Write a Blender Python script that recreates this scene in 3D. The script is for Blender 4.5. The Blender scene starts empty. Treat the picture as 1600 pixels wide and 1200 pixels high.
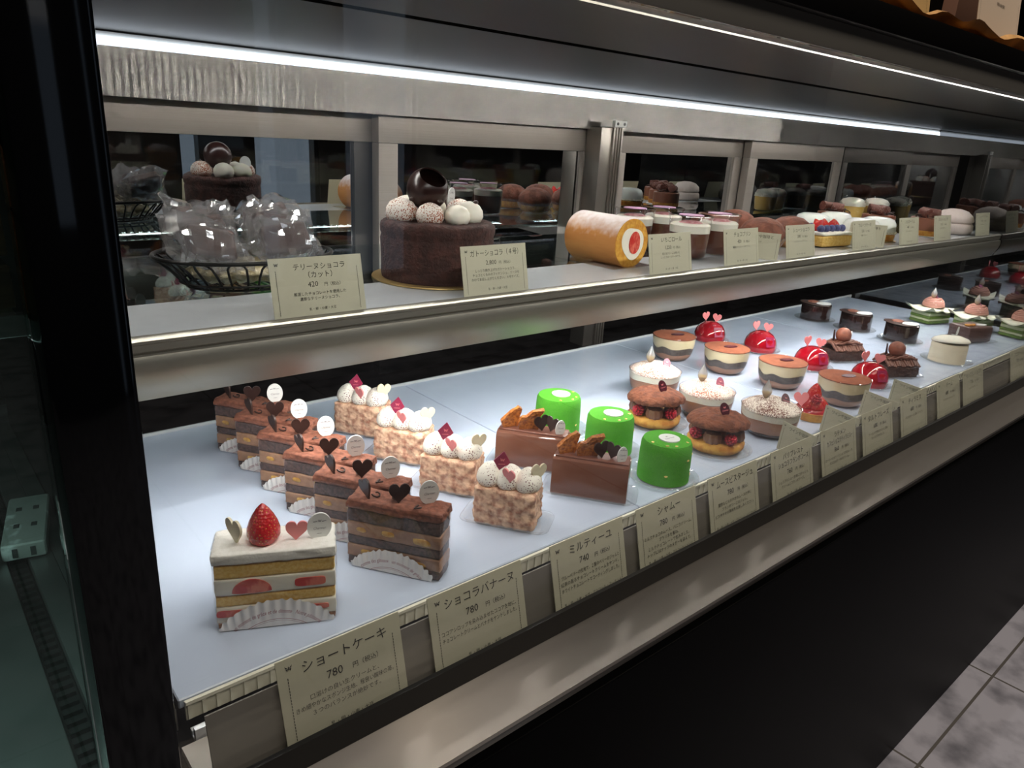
import bpy, bmesh, math, random
from mathutils import Vector, Matrix, Euler, noise

SC = bpy.context.scene
COL = SC.collection
PI = math.pi
H = 0.84                      # camera height above the floor; the case stands on z = 0
ZD, ZS = 0.51, 0.695          # tops of the lower deck and of the upper shelf
XL, XR = 0.084, 1.815          # inner ends of the display case

# ------------------------------------------------------------------ camera
cd = bpy.data.cameras.new('camera')
cam = bpy.data.objects.new('camera', cd)
COL.objects.link(cam)
right = Vector((0.7605, -0.6471, 0.0547)); down = Vector((-0.1696, -0.2793, -0.9451)); fwd = Vector((0.6268, 0.7094, -0.3221))
fwd.normalize(); right = (right - fwd * right.dot(fwd)).normalized(); up = right.cross(fwd)
mw = Matrix((right, up, -fwd)).transposed().to_4x4()
mw.translation = Vector((0, 0, H))
cam.matrix_world = mw
cd.sensor_width = 36.0; cd.sensor_fit = 'HORIZONTAL'
cd.lens = 36.0 * 1145.75 / 1600.0
cd.clip_start = 0.01; cd.clip_end = 60
SC.camera = cam

# ------------------------------------------------------------------ world, lamps, exposure
wd = bpy.data.worlds.new('sky'); SC.world = wd; wd.use_nodes = True
bg = wd.node_tree.nodes['Background']
bg.inputs[0].default_value = (0.55, 0.68, 0.90, 1); bg.inputs[1].default_value = 0.28
SC.view_settings.view_transform = 'Standard'
SC.view_settings.look = 'None'
SC.view_settings.exposure = 0.4
SC.view_settings.gamma = 1.0
SC.view_settings.use_curve_mapping = False
SC.cycles.transparent_max_bounces = 40
SC.cycles.max_bounces = 10
SC.cycles.glossy_bounces = 5
SC.cycles.transmission_bounces = 8
SC.cycles.caustics_reflective = False
SC.cycles.caustics_refractive = False
SC.cycles.sample_clamp_indirect = 4.0

def area(name, loc, rot, sx, sy, power, color, spread=PI):
    l = bpy.data.lights.new(name, 'AREA'); l.shape = 'RECTANGLE'; l.size = sx; l.size_y = sy
    l.energy = power; l.color = color; l.spread = spread
    o = bpy.data.objects.new(name, l); o.location = loc; o.rotation_euler = rot
    COL.objects.link(o)
    return o

COOL = (1.0, 0.985, 0.972)
# light of the lamp strip under the shelf and of one downlight above the aisle; diodes and added unseen fill lights do the rest
area('shelf_strip_light', ((XL+XR)/2, 0.5365, 0.6535), (0.55, 0, 0), XR-XL-0.06, 0.005, 2.6, COOL)
area('front_lamp_light', ((XL+XR)/2, 0.3285, 0.9205), (0.35, 0, 0), XR-XL-0.06, 0.005, 2.4, COOL)
area('shop_fill_light', (0.7, -1.1, 2.72), (0, 0, 0), 2.6, 0.9, 26, (1.0, 0.90, 0.80))  # added unseen fill that lifts the cake fronts and cards
area('neighbour_fill_light', (-0.27, 0.425, 0.722), (0.55, 0, 0), 0.6, 0.008, 1.5, (0.9, 1.0, 0.97))  # added fill to brighten the dark neighbouring case, not a lamp of it
def spot(name, loc, rot, power, size, color):
    l = bpy.data.lights.new(name, 'SPOT'); l.energy = power; l.spot_size = size; l.spot_blend = 0.6; l.shadow_soft_size = 0.05; l.color = color
    o = bpy.data.objects.new(name, l); o.location = loc; o.rotation_euler = rot; COL.objects.link(o)
spot('counter_fill_spot', (1.1, 0.05, 2.55), (0.22, 0, 0), 60, 0.9, (1.0, 0.86, 0.68))  # warm fill spot added to brighten cards and kraft paper up here
sp = bpy.data.lights.new('aisle_downlight', 'SPOT'); sp.energy = 45; sp.spot_size = 1.0; sp.spot_blend = 0.6; sp.shadow_soft_size = 0.05; sp.color = (1.0, 0.95, 0.92)
so = bpy.data.objects.new('aisle_downlight', sp); so.location = (1.7, -0.35, 2.55); so.rotation_euler = (0.16, 0, 0); COL.objects.link(so)

# ------------------------------------------------------------------ materials
def lin(h):
    h = h.lstrip('#')
    def f(c):
        c /= 255.0
        return c / 12.92 if c <= 0.04045 else ((c + 0.055) / 1.055) ** 2.4
    return tuple(f(int(h[i:i+2], 16)) for i in (0, 2, 4)) + (1,)

MATS = {}
def M(name, c1, rough=0.5, metal=0.0, c2=None, scale=60, detail=3, lo=0.4, hi=0.6, bump=0.0, bscale=None, sss=0.0, coat=0.0,
      tex='NOISE', stretch=(1, 1, 1), aniso=None, emit=None, spec=0.5, bdist=0.002):
    if name in MATS: return MATS[name]
    m = bpy.data.materials.new(name); m.use_nodes = True
    nt = m.node_tree; b = nt.nodes['Principled BSDF']
    b.inputs['Base Color'].default_value = lin(c1)
    b.inputs['Roughness'].default_value = rough; b.inputs['Metallic'].default_value = metal
    b.inputs['Specular IOR Level'].default_value = spec
    if sss:
        b.inputs['Subsurface Weight'].default_value = sss
        b.inputs['Subsurface Radius'].default_value = (0.006, 0.003, 0.002)
        b.inputs['Subsurface Scale'].default_value = 0.5
    if coat:
        b.inputs['Coat Weight'].default_value = coat; b.inputs['Coat Roughness'].default_value = 0.05
    co = None
    if c2 or bump:
        tc = nt.nodes.new('ShaderNodeTexCoord'); mp = nt.nodes.new('ShaderNodeMapping'); mp.inputs['Scale'].default_value = stretch
        nt.links.new(tc.outputs['Object'], mp.inputs[0]); co = mp.outputs[0]
    def texn(s):
        if tex == 'VORONOI':
            t = nt.nodes.new('ShaderNodeTexVoronoi'); t.inputs['Scale'].default_value = s
            nt.links.new(co, t.inputs['Vector']); return t.outputs['Distance']
        t = nt.nodes.new('ShaderNodeTexNoise'); t.inputs['Scale'].default_value = s; t.inputs['Detail'].default_value = detail
        nt.links.new(co, t.inputs['Vector']); return t.outputs[0]
    if c2:
        r = nt.nodes.new('ShaderNodeValToRGB')
        r.color_ramp.elements[0].position = lo; r.color_ramp.elements[1].position = hi
        r.color_ramp.elements[0].color = lin(c1); r.color_ramp.elements[1].color = lin(c2)
        nt.links.new(texn(scale), r.inputs[0]); nt.links.new(r.outputs[0], b.inputs['Base Color'])
    if bump:
        bn = nt.nodes.new('ShaderNodeBump'); bn.inputs['Strength'].default_value = bump; bn.inputs['Distance'].default_value = bdist
        nt.links.new(texn(bscale or scale), bn.inputs['Height']); nt.links.new(bn.outputs[0], b.inputs['Normal'])
    if aniso:
        b.inputs['Anisotropic'].default_value = aniso[0]
        v = nt.nodes.new('ShaderNodeCombineXYZ')
        for i in range(3): v.inputs[i].default_value = aniso[1][i]
        nt.links.new(v.outputs[0], b.inputs['Tangent'])
    if emit:
        b.inputs['Emission Color'].default_value = lin(emit[0]); b.inputs['Emission Strength'].default_value = emit[1]
    MATS[name] = m
    return m

def pane(name, tint='#ffffff', gain=1.6, rough=0.0, base=0.0, haze=None, bump=0.0, bscale=60):
    """thin clear sheet: see-through, with the mirror reflection a sheet of glass or film has"""
    if name in MATS: return MATS[name]
    m = bpy.data.materials.new(name); m.use_nodes = True; nt = m.node_tree
    nt.nodes.remove(nt.nodes['Principled BSDF']); out = nt.nodes['Material Output']
    tr = nt.nodes.new('ShaderNodeBsdfTransparent'); tr.inputs[0].default_value = lin(tint)
    gl = nt.nodes.new('ShaderNodeBsdfGlossy'); gl.inputs['Roughness'].default_value = rough; gl.inputs['Color'].default_value = (1, 1, 1, 1)
    ge = nt.nodes.new('ShaderNodeNewGeometry'); dt = nt.nodes.new('ShaderNodeVectorMath'); dt.operation = 'DOT_PRODUCT'
    nt.links.new(ge.outputs['Normal'], dt.inputs[0]); nt.links.new(ge.outputs['Incoming'], dt.inputs[1])
    def math_(op, a, b):
        q = nt.nodes.new('ShaderNodeMath'); q.operation = op
        for i, v in enumerate((a, b)):
            if v is None: continue
            if hasattr(v, 'node'): nt.links.new(v, q.inputs[i])
            else: q.inputs[i].default_value = v
        return q.outputs[0]
    cs = math_('SUBTRACT', 1.0, math_('ABSOLUTE', dt.outputs['Value'], None))
    fres = math_('ADD', math_('MULTIPLY', math_('POWER', cs, 5.0), 0.96), 0.04)   # same from both faces of the sheet
    mu = nt.nodes.new('ShaderNodeMath'); mu.operation = 'MULTIPLY_ADD'; mu.inputs[1].default_value = gain; mu.inputs[2].default_value = base; mu.use_clamp = True
    nt.links.new(fres, mu.inputs[0])
    if bump:
        tc = nt.nodes.new('ShaderNodeTexCoord'); t = nt.nodes.new('ShaderNodeTexNoise'); t.inputs['Scale'].default_value = bscale
        nt.links.new(tc.outputs['Object'], t.inputs['Vector'])
        bn = nt.nodes.new('ShaderNodeBump'); bn.inputs['Strength'].default_value = bump; bn.inputs['Distance'].default_value = 0.004
        nt.links.new(t.outputs[0], bn.inputs['Height'])
        nt.links.new(bn.outputs[0], gl.inputs['Normal'])
    mx = nt.nodes.new('ShaderNodeMixShader')
    nt.links.new(mu.outputs[0], mx.inputs[0])
    first = tr.outputs[0]
    if haze:
        df = nt.nodes.new('ShaderNodeBsdfDiffuse'); df.inputs[0].default_value = lin(haze[0])
        tl = nt.nodes.new('ShaderNodeBsdfTranslucent'); tl.inputs[0].default_value = lin(haze[0])
        ad = nt.nodes.new('ShaderNodeMixShader'); ad.inputs[0].default_value = 0.4
        nt.links.new(df.outputs[0], ad.inputs[1]); nt.links.new(tl.outputs[0], ad.inputs[2])
        m2 = nt.nodes.new('ShaderNodeMixShader'); m2.inputs[0].default_value = haze[1]
        nt.links.new(first, m2.inputs[1]); nt.links.new(ad.outputs[0], m2.inputs[2]); first = m2.outputs[0]
    nt.links.new(first, mx.inputs[1]); nt.links.new(gl.outputs[0], mx.inputs[2])
    nt.links.new(mx.outputs[0], out.inputs[0])
    MATS[name] = m
    return m

def brushed(name, c, rough, an, tangent, bump=0.0, bscale=200, stretch=(1, 1, 1), dist=0.0005):
    """metal brushed in one direction: highlights draw out across the brushing"""
    if name in MATS: return MATS[name]
    m = bpy.data.materials.new(name); m.use_nodes = True; nt = m.node_tree
    nt.nodes.remove(nt.nodes['Principled BSDF']); out = nt.nodes['Material Output']
    g = nt.nodes.new('ShaderNodeBsdfAnisotropic'); g.distribution = 'GGX'; g.inputs['Color'].default_value = lin(c)
    g.inputs['Roughness'].default_value = rough; g.inputs['Anisotropy'].default_value = an
    v = nt.nodes.new('ShaderNodeCombineXYZ')
    for i in range(3): v.inputs[i].default_value = tangent[i]
    nt.links.new(v.outputs[0], g.inputs['Tangent'])
    tc = nt.nodes.new('ShaderNodeTexCoord'); mp = nt.nodes.new('ShaderNodeMapping'); mp.inputs['Scale'].default_value = stretch
    nt.links.new(tc.outputs['Object'], mp.inputs[0])
    n = nt.nodes.new('ShaderNodeTexNoise'); n.inputs['Scale'].default_value = bscale; n.inputs['Detail'].default_value = 4; nt.links.new(mp.outputs[0], n.inputs['Vector'])
    if bump:
        bn = nt.nodes.new('ShaderNodeBump'); bn.inputs['Strength'].default_value = bump; bn.inputs['Distance'].default_value = dist
        nt.links.new(n.outputs[0], bn.inputs['Height']); nt.links.new(bn.outputs[0], g.inputs['Normal'])
    d = nt.nodes.new('ShaderNodeBsdfDiffuse'); d.inputs[0].default_value = lin(c)
    x = nt.nodes.new('ShaderNodeMixShader'); x.inputs[0].default_value = 0.15
    nt.links.new(g.outputs[0], x.inputs[1]); nt.links.new(d.outputs[0], x.inputs[2]); nt.links.new(x.outputs[0], out.inputs[0])
    MATS[name] = m
    return m

def mirror_glass(name, refl, base='#0a0b0d', rough=0.0):
    """dark glass with a strong even reflection, as the sliding doors show"""
    m = bpy.data.materials.new(name); m.use_nodes = True; nt = m.node_tree
    nt.nodes.remove(nt.nodes['Principled BSDF']); out = nt.nodes['Material Output']
    d = nt.nodes.new('ShaderNodeBsdfDiffuse'); d.inputs[0].default_value = lin(base)
    g = nt.nodes.new('ShaderNodeBsdfGlossy'); g.inputs['Roughness'].default_value = rough; g.inputs['Color'].default_value = (0.92, 0.95, 0.98, 1)
    x = nt.nodes.new('ShaderNodeMixShader'); x.inputs[0].default_value = refl
    nt.links.new(d.outputs[0], x.inputs[1]); nt.links.new(g.outputs[0], x.inputs[2]); nt.links.new(x.outputs[0], out.inputs[0])
    MATS[name] = m
    return m

def speckled(name, base, spots, thr=0.35, scale=900, rough=0.6, rscale=None):
    """a pale surface dusted with grains of another colour, denser in some patches"""
    if name in MATS: return MATS[name]
    m = M(name, base, rough, sss=0.0); nt = m.node_tree; b = nt.nodes['Principled BSDF']
    tc = nt.nodes.new('ShaderNodeTexCoord')
    v = nt.nodes.new('ShaderNodeTexVoronoi'); v.inputs['Scale'].default_value = scale; nt.links.new(tc.outputs['Object'], v.inputs['Vector'])
    n = nt.nodes.new('ShaderNodeTexNoise'); n.inputs['Scale'].default_value = rscale or scale / 12; nt.links.new(tc.outputs['Object'], n.inputs['Vector'])
    a = nt.nodes.new('ShaderNodeMath'); a.operation = 'MULTIPLY'; a.inputs[1].default_value = thr * 2
    nt.links.new(n.outputs[0], a.inputs[0])
    l = nt.nodes.new('ShaderNodeMath'); l.operation = 'LESS_THAN'; nt.links.new(v.outputs['Distance'], l.inputs[0]); nt.links.new(a.outputs[0], l.inputs[1])
    mx = nt.nodes.new('ShaderNodeMix'); mx.data_type = 'RGBA'
    mx.inputs[6].default_value = lin(base); mx.inputs[7].default_value = lin(spots)
    nt.links.new(l.outputs[0], mx.inputs[0]); nt.links.new(mx.outputs[2], b.inputs['Base Color'])
    return m

def seeded(name, base, seed, scale, rough=0.22, pit=0.6, light=None):
    """strawberry skin: red with regular small pale seeds sitting in pits"""
    m = M(name, base, rough, sss=0.12, coat=0.4); nt = m.node_tree; b = nt.nodes['Principled BSDF']
    tc = nt.nodes.new('ShaderNodeTexCoord')
    v = nt.nodes.new('ShaderNodeTexVoronoi'); v.inputs['Scale'].default_value = scale; v.inputs['Randomness'].default_value = 0.55
    nt.links.new(tc.outputs['Object'], v.inputs['Vector'])
    r = nt.nodes.new('ShaderNodeValToRGB'); e = r.color_ramp.elements
    e[0].position = 0.17; e[0].color = lin(seed); e[1].position = 0.26; e[1].color = lin(base)
    nt.links.new(v.outputs['Distance'], r.inputs[0]); nt.links.new(r.outputs[0], b.inputs['Base Color'])
    bn = nt.nodes.new('ShaderNodeBump'); bn.inputs['Strength'].default_value = pit; bn.inputs['Distance'].default_value = 0.0012
    nt.links.new(v.outputs['Distance'], bn.inputs['Height']); nt.links.new(bn.outputs[0], b.inputs['Normal'])
    return m

def paper(name, c, tr=0.5):
    """thin card that lets some light through from behind"""
    m = bpy.data.materials.new(name); m.use_nodes = True; nt = m.node_tree
    nt.nodes.remove(nt.nodes['Principled BSDF']); out = nt.nodes['Material Output']
    d = nt.nodes.new('ShaderNodeBsdfDiffuse'); d.inputs[0].default_value = lin(c)
    t = nt.nodes.new('ShaderNodeBsdfTranslucent'); t.inputs[0].default_value = lin(c)
    x = nt.nodes.new('ShaderNodeMixShader'); x.inputs[0].default_value = tr
    nt.links.new(d.outputs[0], x.inputs[1]); nt.links.new(t.outputs[0], x.inputs[2]); nt.links.new(x.outputs[0], out.inputs[0])
    MATS[name] = m
    return m

def tiles(name):
    m = M(name, '#8d8b92', 0.42); nt = m.node_tree; b = nt.nodes['Principled BSDF']
    tc = nt.nodes.new('ShaderNodeTexCoord')
    br = nt.nodes.new('ShaderNodeTexBrick'); br.offset = 0.0
    mp = nt.nodes.new('ShaderNodeMapping'); mp.inputs['Location'].default_value = (-0.10, -0.2205, 0)
    nt.links.new(tc.outputs['Object'], mp.inputs[0]); nt.links.new(mp.outputs[0], br.inputs['Vector'])
    br.inputs['Scale'].default_value = 1.0; br.inputs['Brick Width'].default_value = 0.31; br.inputs['Row Height'].default_value = 0.31
    br.inputs['Mortar Size'].default_value = 0.0022; br.inputs['Mortar Smooth'].default_value = 0.1
    n = nt.nodes.new('ShaderNodeTexNoise'); n.inputs['Scale'].default_value = 14; n.inputs['Detail'].default_value = 8; nt.links.new(tc.outputs['Object'], n.inputs['Vector'])
    r = nt.nodes.new('ShaderNodeValToRGB'); r.color_ramp.elements[0].position = 0.3; r.color_ramp.elements[1].position = 0.55
    r.color_ramp.elements[0].color = lin('#55545a'); r.color_ramp.elements[1].color = lin('#8f8d94')
    nt.links.new(n.outputs[0], r.inputs[0]); nt.links.new(r.outputs[0], br.inputs['Color1']); nt.links.new(r.outputs[0], br.inputs['Color2'])
    br.inputs['Mortar'].default_value = lin('#4a4642')
    nt.links.new(br.outputs['Color'], b.inputs['Base Color'])
    bn = nt.nodes.new('ShaderNodeBump'); bn.inputs['Strength'].default_value = 0.25; bn.inputs['Distance'].default_value = 0.004
    nt.links.new(n.outputs[0], bn.inputs['Height']); nt.links.new(bn.outputs[0], b.inputs['Normal'])
    return m

# ------------------------------------------------------------------ mesh helpers
class MB:
    """collects shapes; build() links them as ONE mesh object"""
    def __init__(s): s.bm = bmesh.new(); s.mi = 0
    def _add(s, verts, faces, mat=None):
        T = mat or Matrix.Identity(4)
        vs = [s.bm.verts.new(T @ Vector(v)) for v in verts]
        for f in faces:
            try:
                q = s.bm.faces.new([vs[i] for i in f]); q.material_index = s.mi
            except ValueError: pass
        return vs
    def box(s, x0, x1, y0, y1, z0, z1, bev=0.0, seg=2, T=None):
        b = bmesh.new(); bmesh.ops.create_cube(b, size=1.0)
        for v in b.verts:
            v.co = Vector(((x0+x1)/2 + v.co.x*(x1-x0), (y0+y1)/2 + v.co.y*(y1-y0), (z0+z1)/2 + v.co.z*(z1-z0)))
        if bev: bmesh.ops.bevel(b, geom=b.edges[:], offset=bev, segments=seg, profile=0.6, affect='EDGES')
        s.merge(b, T); return s
    def merge(s, b, T=None):
        b.verts.index_update(); s._add([v.co[:] for v in b.verts], [[v.index for v in f.verts] for f in b.faces], T); b.free()
    def lathe(s, prof, seg=32, mod=None, T=None, cap0=True, cap1=True):
        V, F = [], []
        for (r, z) in prof:
            for k in range(seg):
                a = 2*PI*k/seg; rr, zz = (r, z) if not mod else mod(a, r, z)
                V.append((rr*math.cos(a), rr*math.sin(a), zz))
        n = len(prof)
        for i in range(n-1):
            for k in range(seg):
                k2 = (k+1) % seg
                F.append((i*seg+k, i*seg+k2, (i+1)*seg+k2, (i+1)*seg+k))
        if cap0: F.append(tuple(reversed(range(seg))))
        if cap1: F.append(tuple((n-1)*seg+k for k in range(seg)))
        s._add(V, F, T); return s
    def tube(s, pts, r, seg=8, closed=False, T=None):
        P = [Vector(p) for p in pts]; n = len(P); V, F = [], []
        rr = r if isinstance(r, (list, tuple)) else [r]*n
        up = None
        for i in range(n):
            if closed: d = P[(i+1) % n] - P[i-1]
            else: d = P[min(i+1, n-1)] - P[max(i-1, 0)]
            d.normalize()
            if up is None:
                up = Vector((0, 0, 1)) if abs(d.z) < 0.9 else Vector((1, 0, 0))
            a = d.cross(up); 
            if a.length < 1e-6: a = d.orthogonal()
            a.normalize(); b = a.cross(d).normalized(); up = b
            for k in range(seg):
                t = 2*PI*k/seg; V.append(P[i] + (a*math.cos(t) + b*math.sin(t))*rr[i])
        m = n if closed else n-1
        for i in range(m):
            j = (i+1) % n
            for k in range(seg):
                k2 = (k+1) % seg; F.append((i*seg+k, i*seg+k2, j*seg+k2, j*seg+k))
        if not closed: F += [tuple(reversed(range(seg))), tuple((n-1)*seg+k for k in range(seg))]
        s._add(V, F, T); return s
    def plate(s, outline, t, T=None):
        """outline in the x-z plane, thickness t along y"""
        n = len(outline)
        V = [(x, -t/2, z) for x, z in outline] + [(x, t/2, z) for x, z in outline]
        F = [tuple(range(n)), tuple(reversed(range(n, 2*n)))] + [(i, n+i, n+(i+1) % n, (i+1) % n) for i in range(n)]
        s._add(V, F, T); return s
    def profile(s, pts, x0, x1):
        """closed y-z outline drawn along x"""
        n = len(pts)
        V = [(x0, y, z) for y, z in pts] + [(x1, y, z) for y, z in pts]
        F = [tuple(range(n)), tuple(reversed(range(n, 2*n)))] + [(i, n+i, n+(i+1) % n, (i+1) % n) for i in range(n)]
        s._add(V, F); return s
    def blob(s, c, rad, sub=3, amp=0.0, sc=60, seed=0, T=None, sq=None):
        b = bmesh.new(); bmesh.ops.create_icosphere(b, subdivisions=sub, radius=1.0)
        rx, ry, rz = rad if isinstance(rad, (tuple, list)) else (rad,)*3
        for v in b.verts:
            p = v.co.copy()
            if sq: p = Vector([math.copysign(abs(q)**sq, q) for q in p])
            p = Vector((p.x*rx, p.y*ry, p.z*rz))
            if amp: p += v.co * amp * noise.noise(p*sc + Vector((seed*7.3, seed*3.1, seed)))
            v.co = p + Vector(c)
        s.merge(b, T); return s
    def rough_box(s, L, D, Hh, z0=0, n=10, amp=0.001, sc=150, bev=0.003, seed=0, T=None, amp2=0.0):
        b = bmesh.new(); bmesh.ops.create_cube(b, size=2.0)
        bmesh.ops.subdivide_edges(b, edges=b.edges[:], cuts=n, use_grid_fill=True)
        hx, hy, hz = L/2, D/2, Hh/2
        for v in b.verts:
            p = Vector((v.co.x*hx, v.co.y*hy, v.co.z*hz))
            q = Vector((max(-hx+bev, min(hx-bev, p.x)), max(-hy+bev, min(hy-bev, p.y)), max(-hz+bev, min(hz-bev, p.z))))
            d = p - q
            if d.length > 1e-9: d.normalize()
            p2 = q + d*bev
            w = noise.noise(p2*sc + Vector((seed*5.1, seed*2.7, seed)))
            if amp2: w += amp2/amp*noise.noise(p2*sc*3 + Vector((seed, 0, 9)))
            v.co = p2 + d*amp*w
            v.co.z += z0 + hz
            if v.co.z < z0: v.co.z = z0
        s.merge(b, T); return s
    def done(s, name, mats, smooth=35):
        bmesh.ops.recalc_face_normals(s.bm, faces=s.bm.faces)
        me = bpy.data.meshes.new(name); s.bm.to_mesh(me); s.bm.free()
        if not isinstance(mats, (list, tuple)): mats = [mats]
        for m in mats: me.materials.append(m)
        if smooth:
            me.polygons.foreach_set('use_smooth', [True]*len(me.polygons)); me.set_sharp_from_angle(angle=math.radians(smooth))
        return me
    def build(s, name, mats, parent=None, smooth=35, loc=None, rot=None):
        o = bpy.data.objects.new(name, s.done(name, mats, smooth)); COL.objects.link(o)
        if parent: o.parent = parent
        if loc: o.location = loc
        if rot: o.rotation_euler = rot
        return o

def TR(x=0, y=0, z=0, rx=0, ry=0, rz=0, s=1):
    return Matrix.Translation((x, y, z)) @ Euler((rx, ry, rz)).to_matrix().to_4x4() @ Matrix.Scale(s, 4)

def thing(name, label, cat, loc=(0, 0, 0), rz=0, group=None, kind=None):
    o = bpy.data.objects.new(name, None); COL.objects.link(o); o.empty_display_size = 0.02
    o.location = loc; o.rotation_euler = (0, 0, rz); o['label'] = label; o['category'] = cat
    if group: o['group'] = group
    if kind: o['kind'] = kind
    return o
def tag(o, label, cat, group=None, kind=None):
    o['label'] = label; o['category'] = cat
    if group: o['group'] = group
    if kind: o['kind'] = kind
    return o
def lab(o, text): o['label'] = text; return o
def dup(root, loc, rz, label):
    r = root.copy(); COL.objects.link(r); r.location = loc; r.rotation_euler = (0, 0, rz); r['label'] = label
    for ch in list(root.children):
        c = ch.copy(); COL.objects.link(c); c.parent = r
        for g in list(ch.children):
            d = g.copy(); COL.objects.link(d); d.parent = c
    return r
def ellipse(w, h, n=28, cz=None):
    cz = h/2 if cz is None else cz
    return [(w/2*math.cos(2*PI*k/n), cz + h/2*math.sin(2*PI*k/n)) for k in range(n)]
def heart(w, n=36):
    P = []
    for k in range(n):
        t = 2*PI*k/n
        P.append((16*math.sin(t)**3/32*w, 1.16*(13*math.cos(t)-5*math.cos(2*t)-2*math.cos(3*t)-math.cos(4*t)+17)/32*w))
    return P
def corner(fl, L, D, rz):
    """centre of a base whose front left corner is fl"""
    c, s = math.cos(rz), math.sin(rz)
    return (fl[0] + c*L/2 - s*D/2, fl[1] + s*L/2 + c*D/2)
def behind(p, r):
    """centre of a round base whose point nearest the customer is p"""
    n = math.hypot(*p)
    return (p[0]*(1+r/n), p[1]*(1+r/n))

# ------------------------------------------------------------------ writing
_txt = {}
def glyphs(body, size, align='CENTER', shear=0.0):
    key = (body, size, align, shear)
    if key in _txt: return _txt[key]
    cu = bpy.data.curves.new('writing', 'FONT'); cu.body = body; cu.size = size; cu.align_x = align; cu.shear = shear
    cu.resolution_u = 2
    o = bpy.data.objects.new('writing', cu); COL.objects.link(o)
    dg = bpy.context.evaluated_depsgraph_get(); dg.update()
    me = bpy.data.meshes.new_from_object(o.evaluated_get(dg))
    res = ([v.co.to_tuple() for v in me.vertices], [tuple(p.vertices) for p in me.polygons])
    bpy.data.objects.remove(o); bpy.data.curves.remove(cu); bpy.data.meshes.remove(me)
    _txt[key] = res
    return res
def write(mb, body, size, x, z, y=0.0, fn=None, maxw=None, shear=0.0, align='CENTER'):
    """adds flat lettering in the x-z plane (seen from -y); fn bends it"""
    V, F = glyphs(body, size, align, shear)
    if not V: return
    k = 1.0
    if maxw:
        w = max(v[0] for v in V) - min(v[0] for v in V)
        if w > maxw: k = maxw / w
    W = [(x + v[0]*k, y, z + v[1]) for v in V]
    if fn: W = [fn(*p) for p in W]
    mb._add(W, F)
def bow_mark(mb, x, z, s, y):
    for sx in (-1, 1):
        mb._add([(x+sx*s*0.1, y, z), (x+sx*s, y, z+s*0.75), (x+sx*s*0.8, y, z+s*0.1)], [(0, 1, 2)])
        mb._add([(x+sx*s*0.1, y, z-s*0.1), (x+sx*s*0.8, y, z-s*0.05), (x+sx*s*0.45, y, z-s*0.8)], [(0, 1, 2)])
    mb._add([(x-s*0.12, y, z+s*0.5), (x+s*0.12, y, z+s*0.5), (x+s*0.12, y, z-s*0.5), (x-s*0.12, y, z-s*0.5)], [(0, 1, 2, 3)])

# ------------------------------------------------------------------ shared materials
BLK = M('black_gloss', '#060709', 0.06)
BLKM = M('black_satin', '#020202', 0.5, c2='#030303', scale=9, spec=0.05)
RUB = M('black_rubber', '#050505', 0.55)
STEEL = brushed('brushed_steel', '#9f9b96', 0.185, 0.88, (1, 0, 0))
STEELH = brushed('brushed_steel_ledge', '#a39d96', 0.34, 0.72, (1, 0, 0), 0.25, 60, (0.6, 3, 3))
STEELX = M('brushed_steel_end', '#b5b2ae', 0.28, 1.0, aniso=(0.85, (0, 0, 1)))
CEILM = M('canopy_metal', '#262420', 0.36, 1.0, c2='#23211d', scale=300, stretch=(1, 6, 1))
ALU = M('warm_anodised_metal', '#a49a92', 0.5, 0.35, c2='#9c9289', scale=40, stretch=(0.1, 20, 90))
RAIL = M('champagne_rail_metal', '#a5a195', 0.33, 0.75)
RAILW = M('pale_shelf_metal', '#c9cdd0', 0.22, 0.2)
DECK = M('white_deck_glass', '#b9c5d8', 0.08, spec=0.6)
WHITEP = M('white_plastic', '#d8d8d2', 0.4)
GRIP = M('worn_white_plastic', '#b9bcbc', 0.5, c2='#7d7f7c', scale=38, lo=0.36, hi=0.44, detail=6)
LED = M('led_light', '#ffffff', 0.5, emit=('#fffcf9', 120.0))
LEDS = M('led_light_shelf', '#ffffff', 0.5, emit=('#fffcf8', 40.0))
LEDF = M('led_light_front', '#ffffff', 0.5, emit=('#fffcf8', 40.0))
LENS = M('lamp_lens', '#f4f8ff', 0.4, emit=('#e4eeff', 1.6))
GLASS = pane('clear_glass', '#fafaf8', 1.0)
TEAL = pane('greenish_glass', '#c9dcd8', 1.0, haze=('#7f938f', 0.06))
SHELFG = pane('shelf_glass', '#e2eeee', 1.3, base=0.04)
ENDG = mirror_glass('dark_end_glass', 0.22, '#0d0d0d')
MIRR = mirror_glass('dark_door_glass', 0.62, '#08090a')
CARD = paper('cream_card', '#d2cfb9', 0.35)
CARDW = M('pale_card_back', '#c4c8b6', 0.6)
INK = M('black_ink', '#1c1a17', 0.7)
KRAFT = M('kraft_paper', '#b98a4e', 0.7, c2='#8e6636', scale=25)

# ------------------------------------------------------------------ the setting
def struct(name, mb, m, label):
    o = mb.build(name, m); tag(o, label, name.split('_')[0], kind='structure'); return o
mb = MB(); mb.box(-3, 7, -3.2, 2.6, -0.06, 0); struct('floor', mb, tiles('grey_stone_tiles'), 'grey stone tile floor in front of the black display case')
DARK = M('dark_shop_wall', '#15110e', 0.8)
mb = MB(); mb.box(-3, 7, 2.5, 2.6, 0, 2.75); struct('wall_back', mb, DARK, 'dark shop wall behind the display case')
mb = MB(); mb.box(-3.1, -3, -3.2, 2.6, 0, 2.75); struct('wall_left', mb, DARK, 'dark shop wall on the left')
mb = MB(); mb.box(7, 7.1, -3.2, 2.6, 0, 2.75); struct('wall_right', mb, DARK, 'dark shop wall at the far right end')
mb = MB(); mb.box(-3, 7, -3.2, 2.6, 2.75, 2.83); struct('ceiling', mb, DARK, 'dark shop ceiling')
mb = MB()
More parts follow.
